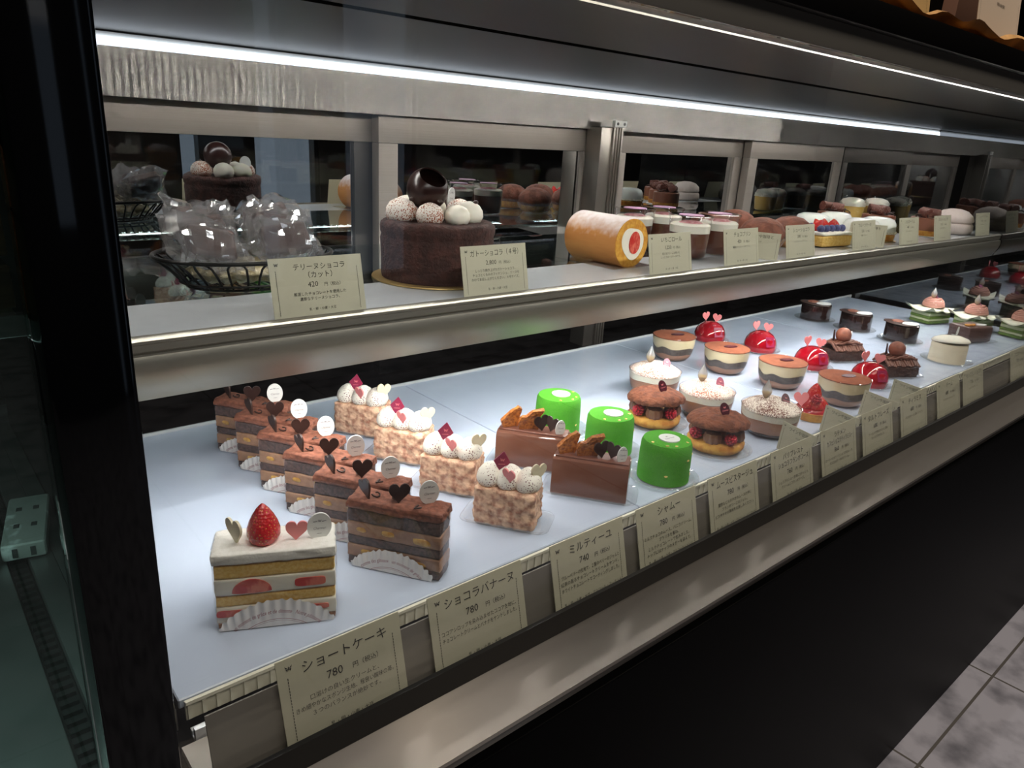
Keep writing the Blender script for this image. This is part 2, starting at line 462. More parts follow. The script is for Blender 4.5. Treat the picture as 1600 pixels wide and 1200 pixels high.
for (a, b) in ((-3, 0.30), (0.80, 1.50), (2.45, 7)): mb.box(a, b, -3.2, -3.1, 0, 2.75)
mb.box(0.30, 0.80, -3.2, -3.1, 0, 0.95); mb.box(0.30, 0.80, -3.2, -3.1, 2.4, 2.75); mb.box(1.50, 2.45, -3.2, -3.1, 2.3, 2.75)
struct('wall_front', mb, DARK, 'dark shop front wall opposite the case')
WF = M('black_window_frame', '#101113', 0.4)
def window(n, x0, x1, z0, z1, bars, label):
    m_ = MB()
    for x in [x0, x1-0.03]+bars: m_.box(x, x+0.03, -3.19, -3.11, z0, z1)
    m_.box(x0+0.03, x1-0.03, -3.19, -3.11, z0, z0+0.03); m_.box(x0+0.03, x1-0.03, -3.19, -3.11, z1-0.03, z1)
    o = m_.build('window_%d' % n, WF); tag(o, label, 'window', kind='structure')
    m_ = MB(); m_.box(x0+0.01, x1-0.01, -3.152, -3.148, z0+0.01, z1-0.01); m_.build('window_glass', GLASS, o)
window(1, 0.30, 0.80, 0.95, 2.40, [], 'narrow shop window opposite the left end of the case')
window(2, 1.50, 2.45, 0.0, 2.30, [1.64 + 0.03*k for k in range(12)], 'glazed shop entrance with black centre panel opposite the case')

# ------------------------------------------------------------------ the display case
CL = Vector((0.95, 0.6, 0))
case = thing('display_case', 'long black and steel refrigerated glass case holding the rows of cakes', 'display case', CL)
def cp(name, mb, m, parent=None, **k):
    o = mb.build(name, m, parent or case, **k)
    if not parent: o.location = -CL
    return o
XE = XR + 0.05
mb = MB(); mb.box(0.0665, XE, 0.2565, 0.96, 0.0, 0.488, 0.002); lab(cp('kick_panel', mb, BLKM), 'black front panel down to the floor')
mb = MB(); mb.profile([(0.256, 0.505), (0.3015, 0.505), (0.3015, 0.489), (0.2625, 0.489), (0.2625, 0.502), (0.256, 0.502)], 0.0665, XE); lab(cp('front_ledge', mb, STEELH), 'brushed steel ledge outside the glass')
mb = MB(); mb.profile([(0.2995, 0.5052), (0.2995, 0.5225), (0.3025, 0.5225), (0.3025, 0.5052)], 0.0665, XE)
mb.profile([(0.3075, 0.489), (0.3075, 0.5165), (0.3085, 0.5165), (0.3085, 0.489)], 0.0665, XE); lab(cp('glass_seal', mb, RUB), 'black rubber seal at the foot of the glass')
mb = MB(); mb.box(0.0665, XE, 0.3028, 0.3072, 0.5055, 0.9125); lab(cp('front_glass', mb, GLASS, smooth=0), 'large clear front pane')
mb = MB(); mb.box(0.0665, XE, 0.303, 0.322, 0.9128, 0.932, 0.0008); lab(cp('glass_clamp_strip', mb, M('polished_steel', '#8b877f', 0.25, 0.5)), 'polished steel strip along the top of the glass')
mb = MB(); mb.box(0.0665, XE, 0.296, 0.98, 0.932, 0.952, 0.002); lab(cp('top_counter', mb, M('black_counter', '#060505', 0.3)), 'black counter top with a square front edge')
# canopy underside, two metal sheets with a dark joint
def sheet(y0, z0, y1, z1, t, x0, x1):
    m_ = MB(); m_.profile([(y0, z0), (y1, z1), (y1, z1+t), (y0, z0+t)], x0, x1); return m_
cp('canopy_panel', sheet(0.341, 0.9160, 0.452, 0.9100, 0.003, XL, XR), CEILM, smooth=0)
cp('canopy_panel', sheet(0.462, 0.9095, 0.704, 0.8985, 0.003, XL, XR), CEILM, smooth=0)
cp('canopy_joint', sheet(0.450, 0.9125, 0.464, 0.9120, 0.003, XL, XR), RUB, smooth=0)
mb = MB(); mb.box(XL, XR, 0.8805, 0.889, 0.8547, 0.9125); lab(cp('rear_strip', mb, STEEL), 'brushed steel strip above the sliding doors')
cp('canopy_panel', sheet(0.7045, 0.9120, 0.8800, 0.9120, 0.002, XL, XR), CEILM, smooth=0)
mb = MB(); mb.box(0.0790, 0.0822, 0.385, 0.93, 0.489, 0.9105, 0.0003, 1); mb._add([(0.0664, 0.3186, 0.489), (0.0790, 0.385, 0.489), (0.0822, 0.385, 0.489), (0.0690, 0.3186, 0.489), (0.0664, 0.3186, 0.9105), (0.0790, 0.385, 0.9105), (0.0822, 0.385, 0.9105), (0.0690, 0.3186, 0.9105)], [(0, 1, 2, 3), (4, 7, 6, 5), (0, 4, 5, 1), (1, 5, 6, 2), (2, 6, 7, 3), (3, 7, 4, 0)]); mb.profile([(0.386, 0.489), (0.80, 0.489), (0.80, 0.505), (0.386, 0.505)], 0.0823, 0.0890); lab(cp('end_panel', mb, STEELX), 'brushed steel end panel with a low side ledge')
mb = MB(); mb.box(XR, XR+0.012, 0.3185, 0.93, 0.489, 0.9105, 0.001); lab(cp('end_pane', mb, ENDG, smooth=0), 'dark reflecting glass end')
mb = MB(); mb.box(XL, XR, 0.935, 0.955, 0.489, 0.93); cp('back_panel', mb, BLKM)
# deck: four sheets of white glass
for k in range(4):
    x0 = 0.0905 + k*0.4225; x1 = min(XR-0.010, 0.09 + 0.4225*(k+1) - 0.0008)
    mb = MB(); mb.box(x0, x1, 0.386, 0.80, 0.503, ZD, 0.0008, 1); cp('deck_panel', mb, DECK)
mb = MB(); mb.box(XL+0.001, XR-0.01, 0.8005, 0.804, 0.500, 0.5125, 0.0005, 1); cp('deck_trim', mb, RAILW)
mb = MB(); mb.box(XL+0.001, XR-0.001, 0.804, 0.892, 0.4885, 0.4925); cp('rear_gutter', mb, BLKM)
# air grille below the front edge of the deck
mb = MB(); mb.box(0.0935, XR-0.02, 0.3835, 0.3855, 0.4955, 0.5085)
x = 0.0945
while x < XR-0.024:
    mb.box(x, x+0.0022, 0.3822, 0.3836, 0.4965, 0.5075); x += 0.0085
mb.box(0.0935, XR-0.02, 0.3815, 0.3837, 0.5075, 0.5098)
lab(cp('air_grille', mb, M('ivory_plastic', '#e8e5d2', 0.35)), 'ribbed ivory air grille')
mb = MB(); mb.profile([(0.3775, 0.490), (0.3775, 0.4945), (0.374, 0.4945), (0.374, 0.4915), (0.371, 0.4915), (0.371, 0.500), (0.3675, 0.500), (0.3675, 0.490)], 0.0935, XR-0.02); cp('front_rail', mb, RAILW, smooth=20)
mb = MB(); mb.profile([(0.3665, 0.489), (0.3665, 0.4935), (0.328, 0.4935), (0.328, 0.489)], XL+0.001, XR-0.001); cp('front_gutter', mb, STEELH, smooth=0)
mb = MB(); mb.profile([(0.3135, 0.4945), (0.3160, 0.4945), (0.3262, 0.5450), (0.3250, 0.5452)], 0.0880, XR-0.02); lab(cp('card_rail', mb, M('grey_brown_steel', '#8b867e', 0.40, 0.45), smooth=0), 'sloped metal rail the price cards lean on')
# sliding doors
def door(x0, x1, y, sl, sr):
    d = cp('sliding_door', MB().box(x0, x1, y-0.009, y+0.009, 0.8195, 0.8545, 0.001), ALU)
    m_ = MB(); m_.box(x0, x0+sl, y-0.009, y+0.009, 0.552, 0.8193, 0.001); m_.build('door_stile', ALU, d)
    m_ = MB(); m_.box(x1-sr, x1, y-0.009, y+0.009, 0.552, 0.8193, 0.001); m_.build('door_stile', ALU, d)
    m_ = MB(); m_.box(x0, x1, y-0.009, y+0.009, 0.4955, 0.5515, 0.001); lab(m_.build('bottom_rail', BLKM, d), 'black bottom rail')
    m_ = MB(); m_.box(x0+sl+0.0005, x1-sr-0.0005, y-0.003, y+0.003, 0.5517, 0.8192); lab(m_.build('door_glass', MIRR, d, smooth=0), 'dark reflecting glass')
    return d
DSTILE = M('dark_metal', '#3a3734', 0.45, 0.6)
d1 = door(XL+0.002, 0.534, 0.923, 0.012, 0.030)
door(0.529, 0.9465, 0.902, 0.030, 0.030)
door(1.018, 1.418, 0.923, 0.030, 0.030)
door(1.413, XR-0.002, 0.902, 0.030, 0.026)
[c for c in d1.children if c.name.startswith('door_stile')][1].data.materials[0] = DSTILE
mb = MB(); mb.box(0.917, 0.943, 0.856, 0.889, 0.4925, 0.8585, 0.0015); mb.box(0.9435, 0.966, 0.853, 0.889, 0.4925, 0.8595, 0.0015)
for q in (0.9475, 0.9535, 0.9595): mb.box(q, q+0.0022, 0.8505, 0.8535, 0.4925, 0.8590, 0.0004, 1)
mu = cp('mullion', mb, M('mullion_metal', '#8f8982', 0.32, 0.9))
mb = MB(); mb.box(0.9400, 0.968, 0.8485, 0.8555, 0.8600, 0.8700, 0.001); br = mb.build('bracket', WHITEP, mu)
mb = MB()
for q in (0.946, 0.962): mb.lathe([(0.0024, 0), (0.0024, 0.0012)], 12, T=TR(q, 0.8490, 0.865, PI/2))
mb.build('screw', DSTILE, br)

# ------------------------------------------------------------------ lamp bar and shelf
lb = thing('lamp_bar', 'white lit lamp bar along the top rear of the case', 'lamp', (CL.x, 0.69, 0.885))
off = -Vector((CL.x, 0.69, 0.885))
mb = MB(); mb.profile([(0.686, 0.8983), (0.700, 0.8978), (0.700, 0.8913), (0.690, 0.8913)], XL+0.004, XR-0.004); mb.build('housing', WHITEP, lb, smooth=20, loc=off)
mb = MB(); mb.profile([(0.6850, 0.8950), (0.6872, 0.8950), (0.6886, 0.8885), (0.6868, 0.8885)], XL+0.004, XR-0.004); lab(mb.build('lens', LENS, lb, smooth=20, loc=off), 'glowing white lens')
mb = MB(); x = XL+0.012
while x < XR-0.012:
    mb.box(x-0.0022, x+0.0022, 0.6930, 0.6972, 0.8897, 0.8911); x += 0.0098
o = mb.build('diode_row', LED, lb, smooth=0, loc=off); o['kind'] = 'stuff'

fl_ = thing('front_lamp_strip', 'lamp strip hidden behind the top edge of the front glass', 'lamp', (CL.x, 0.331, 0.918))
off = -Vector((CL.x, 0.331, 0.918))
mb = MB(); mb.box(XL+0.01, XR-0.01, 0.3235, 0.339, 0.9230, 0.930, 0.001); mb.build('housing', WHITEP, fl_, loc=off)
mb = MB(); x = XL+0.02
while x < XR-0.02:
    mb.box(x-0.0022, x+0.0022, 0.3270, 0.3310, 0.9215, 0.9228); x += 0.0125
o = mb.build('diode_row', LEDF, fl_, smooth=0, loc=off); o['kind'] = 'stuff'
sh = thing('glass_shelf', 'upper glass shelf with a champagne metal front rail above the lower deck', 'shelf', (CL.x, 0.68, ZS-0.006))
off = -Vector((CL.x, 0.68, ZS-0.006))
S0, S1 = XL+0.002, XR-0.004
mb = MB(); mb.box(S0, S1, 0.6255, 0.842, ZS-0.006, ZS, 0.0006, 1); lab(mb.build('shelf_glass', SHELFG, sh, smooth=0, loc=off), 'clear glass plate')
mb = MB(); mb.box(S0, S1, 0.5235, 0.625, ZS-0.006, ZS, 0.0005, 1); lab(mb.build('front_plate', RAILW, sh, loc=off), 'pale grey metal plate along the front')
mb = MB(); mb.profile([(0.5230, 0.6975), (0.5215, 0.6965), (0.5190, 0.6960), (0.5180, 0.6945), (0.5180, 0.6925), (0.5186, 0.6920), (0.5186, 0.6868), (0.5205, 0.6862), (0.5205, 0.6848),
    (0.5172, 0.6842), (0.5160, 0.6815), (0.5156, 0.6770), (0.5166, 0.6710), (0.5190, 0.6640), (0.5225, 0.6575), (0.5250, 0.6530), (0.5262, 0.6500), (0.5285, 0.6492),
    (0.5300, 0.6500), (0.5270, 0.6580), (0.5230, 0.6680), (0.5215, 0.6780), (0.5222, 0.6875), (0.5230, 0.6885)], S0, S1)
lab(mb.build('front_rail', RAIL, sh, smooth=28, loc=off), 'wide champagne metal rail')
mb = MB(); mb.box(S0+0.01, S1-0.01, 0.5325, 0.542, 0.6575, 0.6620, 0.001); mb.box(S0+0.01, S1-0.01, 0.538, 0.540, 0.662, 0.6885); mb.build('lamp_housing', WHITEP, sh, loc=off)
mb = MB(); x = XL+0.02
while x < XR-0.02:
    mb.box(x-0.0022, x+0.0022, 0.5350, 0.5385, 0.6562, 0.6574); x += 0.0125
o = mb.build('diode_row', LEDS, sh, smooth=0, loc=off); o['kind'] = 'stuff'
for xx in (0.12, 0.937, 1.79):
    mb = MB(); mb.profile([(0.53, 0.6885), (0.85, 0.6885), (0.85, 0.655), (0.80, 0.668), (0.56, 0.680)], xx-0.002, xx+0.002); mb.build('shelf_bracket', DSTILE, sh, smooth=0, loc=off)

# ------------------------------------------------------------------ beyond the left end: steel counter of the neighbouring case
sc_ = thing('steel_counter', 'grey steel counter with a black channel, ending at the glossy black upright', 'counter', (-0.4, 0.6, 0))
off = -Vector((-0.4, 0.6, 0))
mb = MB(); mb.box(-0.9, 0.0345, 0.33, 0.93, 0.49, 0.508, 0.001); mb.box(0.0485, 0.0645, 0.33, 0.93, 0.49, 0.508, 0.001); mb.box(0.0646, 0.0785, 0.39, 0.93, 0.49, 0.508, 0.001); mb.build('counter_top', M('dull_steel', '#8d8f8e', 0.38, 0.9, c2='#7f8180', scale=12), sc_, loc=off)
mb = MB(); mb.box(0.035, 0.048, 0.33, 0.93, 0.49, 0.500)
y = 0.34
while y < 0.92: mb.box(0.0365, 0.0465, y, y+0.004, 0.4995, 0.5030); y += 0.009
lab(mb.build('channel', RUB, sc_, loc=off), 'ribbed black channel')
mb = MB(); mb.box(-0.9, 0.0364, 0.27, 0.93, 0.0, 0.489); mb.box(0.0364, 0.0645, 0.319, 0.93, 0.0, 0.489); mb.build('cabinet_body', BLKM, sc_, loc=off)
mb = MB(); mb.box(0.037, 0.0655, 0.285, 0.318, 0.0, 0.952, 0.002); lab(mb.build('corner_post', BLK, sc_, loc=off), 'glossy black upright between the two cases')
mb = MB(); mb.box(-0.9, 0.0365, 0.3028, 0.3072, 0.49, 0.932); lab(mb.build('front_glass', TEAL, sc_, smooth=0, loc=off), 'greenish front pane')
mb = MB(); mb.box(-0.9, 0.0365, 0.296, 0.93, 0.932, 0.952); mb.build('canopy', BLK, sc_, loc=off)
mb = MB(); mb.box(-0.9, 0.0645, 0.931, 0.94, 0.49, 0.931); mb.build('rear_panel', BLKM, sc_, loc=off)
mb = MB(); mb.box(-0.9, 0.0640, 0.44, 0.78, 0.732, 0.738, 0.0006, 1); lab(mb.build('shelf_glass', SHELFG, sc_, smooth=0, loc=off), 'glass shelf with a bright edge')
mb = MB(); mb.box(-0.9, 0.0640, 0.436, 0.4395, 0.728, 0.739, 0.0006, 1); mb.build('shelf_edge', RAILW, sc_, loc=off)

def track_block(loc, rz, label):
    r = thing('track_block', label, 'plastic block', loc, rz, 'white plastic blocks on the steel counter')
    m_ = MB(); m_.box(-0.015, 0.015, -0.043, 0.043, 0, 0.014, 0.003, 3)
    b = m_.build('body', GRIP, r)
    SL = M('dark_slot', '#2b2c2c', 0.6)
    for px in (-0.006, 0.006):
        for py in (-0.012, 0.018):
            m_ = MB(); m_.box(px-0.0022, px+0.0022, py-0.0035, py+0.0035, 0.0135, 0.0143, 0.0004, 1); m_.build('slot', SL, b)
        m_ = MB(); m_.box(px-0.0018, px+0.0018, -0.0434, -0.0425, 0.003, 0.0105); m_.build('slot', SL, b)
    return r
track_block((0.0550, 0.650, 0.5084), -0.2, 'worn white slotted plastic block lying over the end of the black channel')
track_block((0.0080, 0.640, 0.5084), 0.12, 'worn white plastic block cut by the picture edge, left of its twin')
cr = thing('wooden_crate', 'slatted wooden crate on the glass shelf left of the black upright', 'crate', (-0.13, 0.61, 0.7386))
WOOD = M('pale_wood', '#8a6236', 0.6, c2='#6d4a27', scale=20, stretch=(1, 12, 12))
for z0 in (0.0015, 0.0285, 0.0555):
    for (a0, a1, b0, b1) in ((-0.18, 0.18, -0.16, -0.152), (-0.18, 0.18, 0.152, 0.16), (-0.18, -0.172, -0.152, 0.152), (0.172, 0.18, -0.152, 0.152)):
        mb = MB(); mb.box(a0, a1, b0, b1, z0, z0+0.022, 0.0006, 1); mb.build('slat', WOOD, cr)
for a0 in (-0.171, 0.160):
    for b0 in (-0.151, 0.140):
        mb = MB(); mb.box(a0, a0+0.011, b0, b0+0.011, 0, 0.079); mb.build('post', WOOD, cr)
mb = MB(); mb.box(-0.171, 0.171, -0.151, 0.151, 0.0, 0.003); mb.build('base', WOOD, cr)

ZI = ZD + 0.0005             # sweets rest on the deck
# ------------------------------------------------------------------ sweets: materials
CREAM = M('whipped_cream', '#f3efdf', 0.5, sss=0.08, bump=0.15, bscale=220)
CREAMW = M('white_cream_top', '#eeece4', 0.55, c2='#f6f4ee', scale=300, bump=0.35, bscale=700, bdist=0.0008)
SPONGE = M('yellow_sponge', '#f3cf7c', 0.8, c2='#e6b75a', scale=420, bump=0.3, bscale=500, bdist=0.001)
CRUST = M('brown_crust', '#b07a52', 0.8, c2='#8d5d3b', scale=300)
SBERRY = seeded('strawberry_skin', '#c4101a', '#e0a850', 520)
SCUT = M('cut_strawberry', '#c8332f', 0.3, c2='#e87a66', scale=160, lo=0.45, hi=0.62, stretch=(1, 1, 0.6))
PINK = M('pink_chocolate', '#ee8f90', 0.4, sss=0.05)
IVORY = M('ivory_chocolate', '#ebe2c2', 0.4, sss=0.05)
PLAQ = M('white_plaque', '#e6e8e6', 0.45)
DARKC = M('dark_chocolate', '#2c1a16', 0.3)
DARKM = M('dark_chocolate_matt', '#33201b', 0.45)
MILKC = M('milk_chocolate_glaze', '#6b4435', 0.16, coat=0.3)
COCOA = M('cocoa_ganache', '#8a5440', 0.75, c2='#6f402f', scale=260, bump=0.5, bscale=420, bdist=0.0012)
BSPONGE = M('cocoa_sponge', '#5d4640', 0.85, c2='#3c2a26', scale=420, bump=0.5, bscale=520, bdist=0.001)
BCREAM = M('chocolate_cream', '#a37a5c', 0.5, c2='#946a4e', scale=200)
BANANA = M('banana', '#d9ad52', 0.35, c2='#c08a34', scale=220)
DOILY = M('white_lace_paper', '#e6e4e2', 0.7)
REDINK = M('red_ink', '#8c3a44', 0.7)
GREYINK = M('grey_ink', '#77757a', 0.7)
FILM = pane('clear_film', '#fafafa', 0.9, base=0.01)
TRAYP = pane('clear_tray', '#fbfcfc', 0.55, base=0.04, rough=0.03, haze=('#eef2f5', 0.10))
CUP = pane('clear_cup', '#fbfbfb', 1.2, base=0.015)
RASPP = M('raspberry_plaque', '#8d1e45', 0.35)
PLUM = M('plum_plaque', '#4a1522', 0.3)
BERRY = M('raspberry', '#b81a30', 0.3, sss=0.1, c2='#9a1024', scale=200, coat=0.3)
GREEN = M('green_velvet', '#4fa51d', 0.85, c2='#3f9016', sss=0.1, scale=1200, bump=0.5, bscale=1500, bdist=0.0006)
GOLD = M('gold_leaf', '#ffe08a', 0.3, 0.3)
SPECK = speckled('speckled_cream', '#f1ece0', '#6b2b33', 0.22, 520, 0.5)
CRUMB = M('pink_beige_cake', '#a8735c', 0.6, c2='#e6bfa0', scale=170, lo=0.36, hi=0.58, bump=0.9, bscale=260, bdist=0.0015, detail=6, sss=0.05)
TUILE = M('caramel_tuile', '#c47a34', 0.3, c2='#8e4a18', scale=330, bump=0.9, bscale=420, bdist=0.002, coat=0.3)
BOARD = M('gold_card', '#b89b62', 0.35, 0.6)
BUTTER = M('golden_pastry', '#d09a45', 0.6, c2='#b9772e', scale=120, bump=0.4, bscale=260)
CHOUX = M('cocoa_choux', '#80492f', 0.8, c2='#633422', scale=140, bump=1.0, bscale=230, bdist=0.003, detail=5)

# ------------------------------------------------------------------ small decorations (parts)
def plq(parent, name, outline, t, m, loc, rot, label=None):
    o = MB().plate(outline, t).build(name, m, parent, smooth=30, loc=loc, rot=rot)
    if label: lab(o, label)
    return o
_pl = []
def plaque_writing(parent, t, w=0.011, h=0.0145, ink=None):
    """little bow mark with a line of script, on the front of an oval plaque"""
    if not _pl:
        m_ = MB(); bow_mark(m_, 0, h*0.72, 0.0013, 0)
        for sx in (-1, 1):
            x0 = sx*0.0030; m_._add([(x0-0.0014, 0, h*0.685-0.0002), (x0+0.0014, 0, h*0.70), (x0+0.0014, 0, h*0.72), (x0-0.0014, 0, h*0.705)], [(0, 1, 2, 3)])
        write(m_, 'Charmer', 0.0030, 0, h*0.40, 0, shear=0.3, maxw=0.0085)
        m_._add([(-0.0016, 0, h*0.24), (0.0016, 0, h*0.24), (0.0016, 0, h*0.255), (-0.0016, 0, h*0.255)], [(0, 1, 2, 3)])
        _pl.append(m_.done('lettering', GREYINK, 0))
    o = bpy.data.objects.new('lettering', _pl[0]); COL.objects.link(o); o.parent = parent; o.location = (0, -t/2-0.00015, 0)
    return o
def doily(parent, R, cz, hw, y, text, seedt=0):
    """front of a fluted paper doily folded up against the slice"""
    m_ = MB(); n = 90; a1 = math.asin(min(1, hw/R)); rows = 5
    V, F = [], []
    for i in range(n+1):
        a = -a1 + 2*a1*i/n
        rr = R*(1 + 0.012*math.cos(i*1.15))
        xt, zt = rr*math.sin(a), max(0.0003, cz + rr*math.cos(a))
        for j in range(rows):
            f = j/(rows-1); z = 0.0003 + (zt-0.0003)*f
            V.append((xt*(0.97+0.03*f), y - 0.0006 - 0.0009*f*(1+math.sin(i*0.9)) - 0.0006*(1-f), z))
    for i in range(n):
        for j in range(rows-1):
            F.append((i*rows+j, (i+1)*rows+j, (i+1)*rows+j+1, i*rows+j+1))
    m_._add(V, F)
    d = lab(m_.build('paper_doily', DOILY, parent, smooth=80), 'fluted white paper doily')
    m_ = MB(); yy = y - 0.0032
    for rad, w in ((R*0.70, 0.00035), (R*0.675, 0.0002)):
        P = []
        for i in range(41):
            a = -a1 + 2*a1*i/40
            P.append((rad*math.sin(a), rad*math.cos(a)+cz, (rad+w)*math.sin(a), (rad+w)*math.cos(a)+cz))
        for p, q in zip(P, P[1:]):
            if min(p[1], q[1]) > 0.0006: m_._add([(p[0], yy, p[1]), (q[0], yy, q[1]), (q[2], yy, q[3]), (p[2], yy, p[3])], [(0, 1, 2, 3)])
    def bend(x_, y_, z_):
        rad = R*0.80 + z_; a = x_/(R*0.82); return (rad*math.sin(a), y_, cz + rad*math.cos(a))
    k = len(m_.bm.verts)
    write(m_, text, 0.0046, 0, 0, yy, fn=bend, shear=0.25, maxw=1.75*a1*R*0.8)
    bad = [v for v in m_.bm.verts if v.co.z < 0.0005]
    bmesh.ops.delete(m_.bm, geom=bad, context='VERTS')
    m_.build('lettering', REDINK, d, 0)
    return d
def film_wrap(parent, L, D, z1, g=0.0012):
    m_ = MB()
    c = 0.004; P = []
    for (cx, cy, a0) in ((L/2-c, -D/2+c, -90), (L/2-c, D/2-c, 0), (-L/2+c, D/2-c, 90), (-L/2+c, -D/2+c, 180)):
        for k in range(5):
            a = math.radians(a0 + 22.5*k); P.append((cx+(c+g)*math.cos(a), cy+(c+g)*math.sin(a)))
    n = len(P); V = [(x, y, 0.0004) for x, y in P] + [(x, y, z1) for x, y in P]
    m_._add(V, [(i, (i+1) % n, n+(i+1) % n, n+i) for i in range(n)])
    return lab(m_.build('film', FILM, parent, smooth=60), 'clear film wrapped round the sides')
def round_tray(parent, r):
    m_ = MB(); m_.lathe([(0.0, 0.0006), (r*0.80, 0.0006), (r*0.84, 0.0022), (r*0.98, 0.0040), (r, 0.0036), (r*0.985, 0.0030), (r*0.86, 0.0010), (r*0.82, 0.0), (0.0, 0.0)], 40, cap0=False, cap1=False)
    return lab(m_.build('tray', TRAYP, parent, smooth=40), 'round clear plastic tray')
def rect_tray(parent, L, D):
    m_ = MB(); rows = []
    for (g, z) in ((0, 0.0), (0.001, 0.0), (0.004, 0.0045), (0.0065, 0.0048), (0.0070, 0.0036), (0.0062, 0.0036)):
        P = []; c = 0.003 + g
        hx, hy = L/2-0.007+g, D/2-0.007+g
        for (sx, sy, a0) in ((1, -1, -90), (1, 1, 0), (-1, 1, 90), (-1, -1, 180)):
            for k in range(5):
                a = math.radians(a0+22.5*k); P.append((sx*(hx-c)+c*math.cos(a), sy*(hy-c)+c*math.sin(a), z))
        rows.append(P)
    n = 20; V = [p for r_ in rows for p in r_]; F = [tuple(range(n))]
    for i in range(len(rows)-1):
        for k in range(n): F.append((i*n+k, i*n+(k+1) % n, (i+1)*n+(k+1) % n, (i+1)*n+k))
    m_._add(V, F)
    return lab(m_.build('tray', TRAYP, parent, smooth=40), 'rectangular clear plastic tray')
def strawberry(parent, name, s, loc, rot=(0, 0, 0), leaf=False):
    m_ = MB()
    pr = [(0.0, -0.02), (0.30, -0.01), (0.44, 0.08), (0.50, 0.24), (0.49, 0.42), (0.42, 0.66), (0.32, 0.88), (0.20, 1.08), (0.09, 1.21), (0.03, 1.26), (0.0, 1.27)]
    m_.lathe([(r*s, z*s) for r, z in pr], 36, mod=lambda a, r, z: (r*(1+0.03*math.sin(3*a+z*90)), z), cap0=False, cap1=False)
    return lab(m_.build(name, SBERRY, parent, smooth=80, loc=loc, rot=rot), 'whole red strawberry')
def raspberry_mesh(r=0.0075):
    m_ = MB(); rnd = random.Random(4)
    for ring, (zz, rr, n) in enumerate(((-0.55, 0.78, 9), (0.0, 1.0, 11), (0.5, 0.82, 9), (0.88, 0.42, 5), (1.05, 0.0, 1))):
        for k in range(n):
            a = 2*PI*(k+0.5*(ring % 2))/n
            m_.blob((rr*r*0.78*math.cos(a), rr*r*0.78*math.sin(a), zz*r*0.95), r*0.27, 1)
    return m_.done('raspberry', BERRY, 80)
RASP = raspberry_mesh()
def raspberry(parent, loc, rot=(0, 0, 0), s=1.0):
    o = bpy.data.objects.new('raspberry', RASP); COL.objects.link(o); o.parent = parent; o.location = loc; o.rotation_euler = rot; o.scale = (s,)*3
    return o
def flames(parent, loc, s=1.0, fill='#d9a544'):
    """little flame shaped plastic dropper with syrup in its foot"""
    m_ = MB(); pr = [(0.0015, 0), (0.0045, 0.004), (0.0062, 0.0085), (0.0058, 0.0125), (0.0036, 0.017), (0.0016, 0.021), (0.0006, 0.024)]
    m_.lathe([(r*s, z*s) for r, z in pr], 20)
    o = lab(m_.build('dropper', pane('frosted_dropper', '#f0f3f6', 1.2, base=0.05, haze=('#e8ecef', 0.35)), parent, smooth=60, loc=loc), 'flame shaped clear dropper')
    m_ = MB(); m_.lathe([(0.0013*s, 0.0004*s), (0.0042*s, 0.004*s), (0.0058*s, 0.0084*s)], 20)
    lab(m_.build('syrup', M('amber_syrup', fill, 0.15), o, smooth=60), 'amber syrup')
    return o

# ------------------------------------------------------------------ strawberry shortcake
RZ = -0.45
c = corner((0.131, 0.436), 0.080, 0.034, RZ)
t = thing('strawberry_shortcake', 'tall slice of strawberry shortcake with red strawberry on white cream', 'cake', (c[0], c[1], ZI), RZ)
L, D = 0.079, 0.034
def layer(name, m, z0, z1, parent, LL=L, DD=D, seed=0, amp=0.0004, ins=0.0, n=8):
    m_ = MB(); m_.rough_box(LL-ins, DD-ins, z1-z0, z0, n, amp, 260, 0.0016, seed)
    return m_.build(name, m, parent, smooth=60)
layer('sponge_layer', CRUST, 0.0, 0.0050, t, seed=1, ins=0.001)
layer('cream_layer', CREAM, 0.0048, 0.0175, t, seed=2)
layer('sponge_layer', SPONGE, 0.0173, 0.0255, t, seed=3, ins=0.0008)
lab(layer('crust_line', M('pale_crust', '#c99d6b', 0.8, c2='#b98a5d', scale=300), 0.0252, 0.0262, t, seed=9, ins=0.0006), 'thin browned skin of the sponge')
layer('cream_layer', CREAM, 0.0260, 0.0390, t, seed=4)
layer('sponge_layer', SPONGE, 0.0388, 0.0490, t, seed=5, ins=0.0008)
lab(layer('crust_line', MATS['pale_crust'], 0.0488, 0.0498, t, seed=8, ins=0.0006), 'thin browned skin of the sponge')
lab(layer('cream_top', CREAMW, 0.0497, 0.0580, t, LL=L+0.0012, DD=D+0.001, seed=6, amp=0.0009, n=14), 'white cream top')
def slice_cut(x, z, w, h, flat):
    P = [(w/2*math.cos(a), (h*math.sin(a) if math.sin(a) > 0 else h*0.12*math.sin(a))) for a in [2*PI*k/28 for k in range(28)]] if not flat else [(w/2*math.copysign(abs(math.cos(a))**0.4, math.cos(a)), h/2+h/2*math.copysign(abs(math.sin(a))**0.5, math.sin(a))) for a in [2*PI*k/28 for k in range(28)]]
    m_ = MB(); m_.plate(P, 0.006); return lab(m_.build('strawberry_half', SCUT, t, smooth=30, loc=(x, -D/2+0.0024, z)), 'cut strawberry in the cream')
slice_cut(-0.0155, 0.0285, 0.0255, 0.0095, False); slice_cut(0.0225, 0.0290, 0.0205, 0.0065, True)
slice_cut(-0.030, 0.0100, 0.018, 0.0050, True); slice_cut(0.028, 0.0095, 0.0130, 0.0040, True)
m_ = MB(); m_.plate(heart(0.0185), 0.0016); o = m_.build('ivory_heart', IVORY, t, smooth=30, loc=(-0.0245, -0.002, 0.0560), rot=(0.05, -0.12, -0.95)); lab(o, 'ivory chocolate heart turned half away')
strawberry(t, 'strawberry', 0.0225, (-0.0075, -0.001, 0.0575), (0.03, 0.02, 0))
